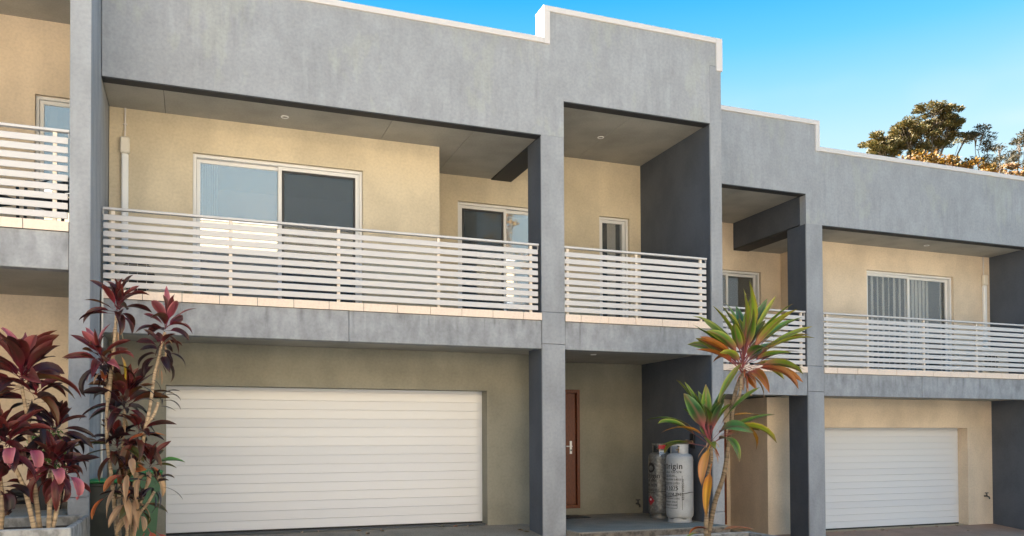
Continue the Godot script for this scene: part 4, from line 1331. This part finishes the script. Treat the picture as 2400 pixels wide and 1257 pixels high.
	var sunset := [Color(0.23, 0.085, 0.015), Color(0.36, 0.13, 0.025), Color(0.42, 0.14, 0.05, 0.8), Color(0.3, 0.06, 0.06)]
	var gold := [Color(0.55, 0.28, 0.02), Color(0.5, 0.2, 0.03), Color(0.32, 0.1, 0.03, 0.9), Color(0.4, 0.16, 0.05)]
	foot = Vector3(6.29, -1.3, 2.3)
	p = thing("cordyline_plant", "green cordyline with yellow and orange leaves on two slanting stems, right of centre", "plant", foot)
	stem(p, path3([[6.28, -1.3, 0], [6.31, -0.8, 0], [6.34, -0.41, 0], [6.38, -0.22, 0], [6.37, -0.02, 0]], 2.0), 0.032, 0.026, foot, bark * 0.75)
	stem(p, path3([[6.31, -1.3, 0], [6.43, -0.8, 0], [6.58, -0.41, 0], [6.68, 0.15, 0], [6.75, 0.6, 0], [6.84, 0.83, 0], [6.93, 0.96, 0]], 2.0), 0.034, 0.026, foot, bark * 0.55)
	stem(p, path3([[6.7, 0.4, 0], [6.76, 0.62, 0.1], [6.79, 0.85, 0.1]], 2.0), 0.022, 0.02, foot, bark * 0.7)
	rosette(p, Vector3(6.36, 0.0, 2.0) - foot, Vector3(-0.12, 0, 0.08), 30, 0.95, 0.16, 24, 84, Vector2(62, 8), [lime, green, teal, green, green, teal, green], 0.16, 0.3)
	rosette(p, Vector3(6.89, 1.04, 2.0) - foot, Vector3(0.16, 0, 0.08), 54, 0.98, 0.135, 20, 84, Vector2(50, 8), [sunset, lime, green, lime, green, lime, teal, green], 0.24, 0.3)
	one_leaf(p, Vector3(6.98, 0.98, 2.1) - foot, -20, 0.7, 0.1, 12, 40, lime)
	one_leaf(p, Vector3(6.3, 0.02, 2.08) - foot, 190, 0.85, 0.08, 38, 60, gold)
	one_leaf(p, Vector3(6.42, 0.05, 2.08) - foot, -14, 0.95, 0.17, 34, 28, green)
	one_leaf(p, Vector3(6.95, 1.05, 2.05) - foot, -8, 0.95, 0.11, 36, 22, sunset)
	one_leaf(p, Vector3(6.95, 1.0, 2.08) - foot, -4, 0.9, 0.11, 28, 30, sunset)
	one_leaf(p, Vector3(6.8, 1.0, 2.08) - foot, 188, 0.85, 0.1, 34, 26, sunset)
	rosette(p, Vector3(6.37, -0.02, 2.0) - foot, Vector3.ZERO, 12, 0.3, 0.03, -85, -20, Vector2(30, 20), [tan, rust, tan])
	rosette(p, Vector3(6.93, 0.96, 2.0) - foot, Vector3.ZERO, 16, 0.3, 0.03, -85, -10, Vector2(40, 20), [tan, rust, tan])
	one_leaf(p, Vector3(6.32, 0.0, 2.1) - foot, 200, 0.62, 0.15, -58, 20, [Color(0.6, 0.3, 0.12), Color(0.55, 0.22, 0.06), Color(0.4, 0.12, 0.03, 0.8), Color(0.6, 0.3, 0.05)])
	one_leaf(p, Vector3(6.32, -0.28, 2.1) - foot, 215, 0.72, 0.13, -62, 25, gold)
	one_leaf(p, Vector3(6.6, 0.28, 2.1) - foot, -20, 0.62, 0.16, -8, 95, gold)
	one_leaf(p, Vector3(6.5, 0.3, 2.05) - foot, 10, 0.85, 0.09, 12, 25, gold)
	one_leaf(p, Vector3(6.85, 0.95, 2.05) - foot, -30, 0.5, 0.09, -25, 60, tan)
	one_leaf(p, Vector3(6.2, -1.15, 2.3) - foot, 150, 0.4, 0.14, 30, 120, rust)
	one_leaf(p, Vector3(6.15, -1.12, 2.45) - foot, -10, 0.5, 0.12, 10, 20, [Color(0.28, 0.11, 0.04), Color(0.2, 0.08, 0.04), Color(0.2, 0.08, 0.03, 0.8), Color(0.2, 0.1, 0.05)])
	one_leaf(p, Vector3(5.95, -1.1, 2.5) - foot, 195, 0.5, 0.07, -5, 20, lime)
	# weeds at its foot
	var st := begin()
	for k in 260:
		var q := Vector3(rng.randf_range(-0.1, 0.4), 0.0, rng.randf_range(-0.15, 0.15))
		var d := Vector3(rng.randf_range(-0.6, 0.6), 1, rng.randf_range(-0.6, 0.6)).normalized()
		quad_leaf(st, q + d * 0.03, d * rng.randf_range(0.03, 0.06), perp(d) * 0.007, Color(0.14, 0.24, 0.04) * rng.randf_range(0.5, 1.3))
	var wd := obj("weeds", st, M.foliage)
	wd.position = Vector3(6.3, -1.3, 2.32)
	tag(wd, "low green weeds round the foot of the green cordyline", "weeds")
	wd.set_meta("kind", "stuff")

func path3(s: Array, z: float) -> Array:
	var r := []
	for q in s:
		r.append(Vector3(q[0], q[1], z + q[2]))
	return r
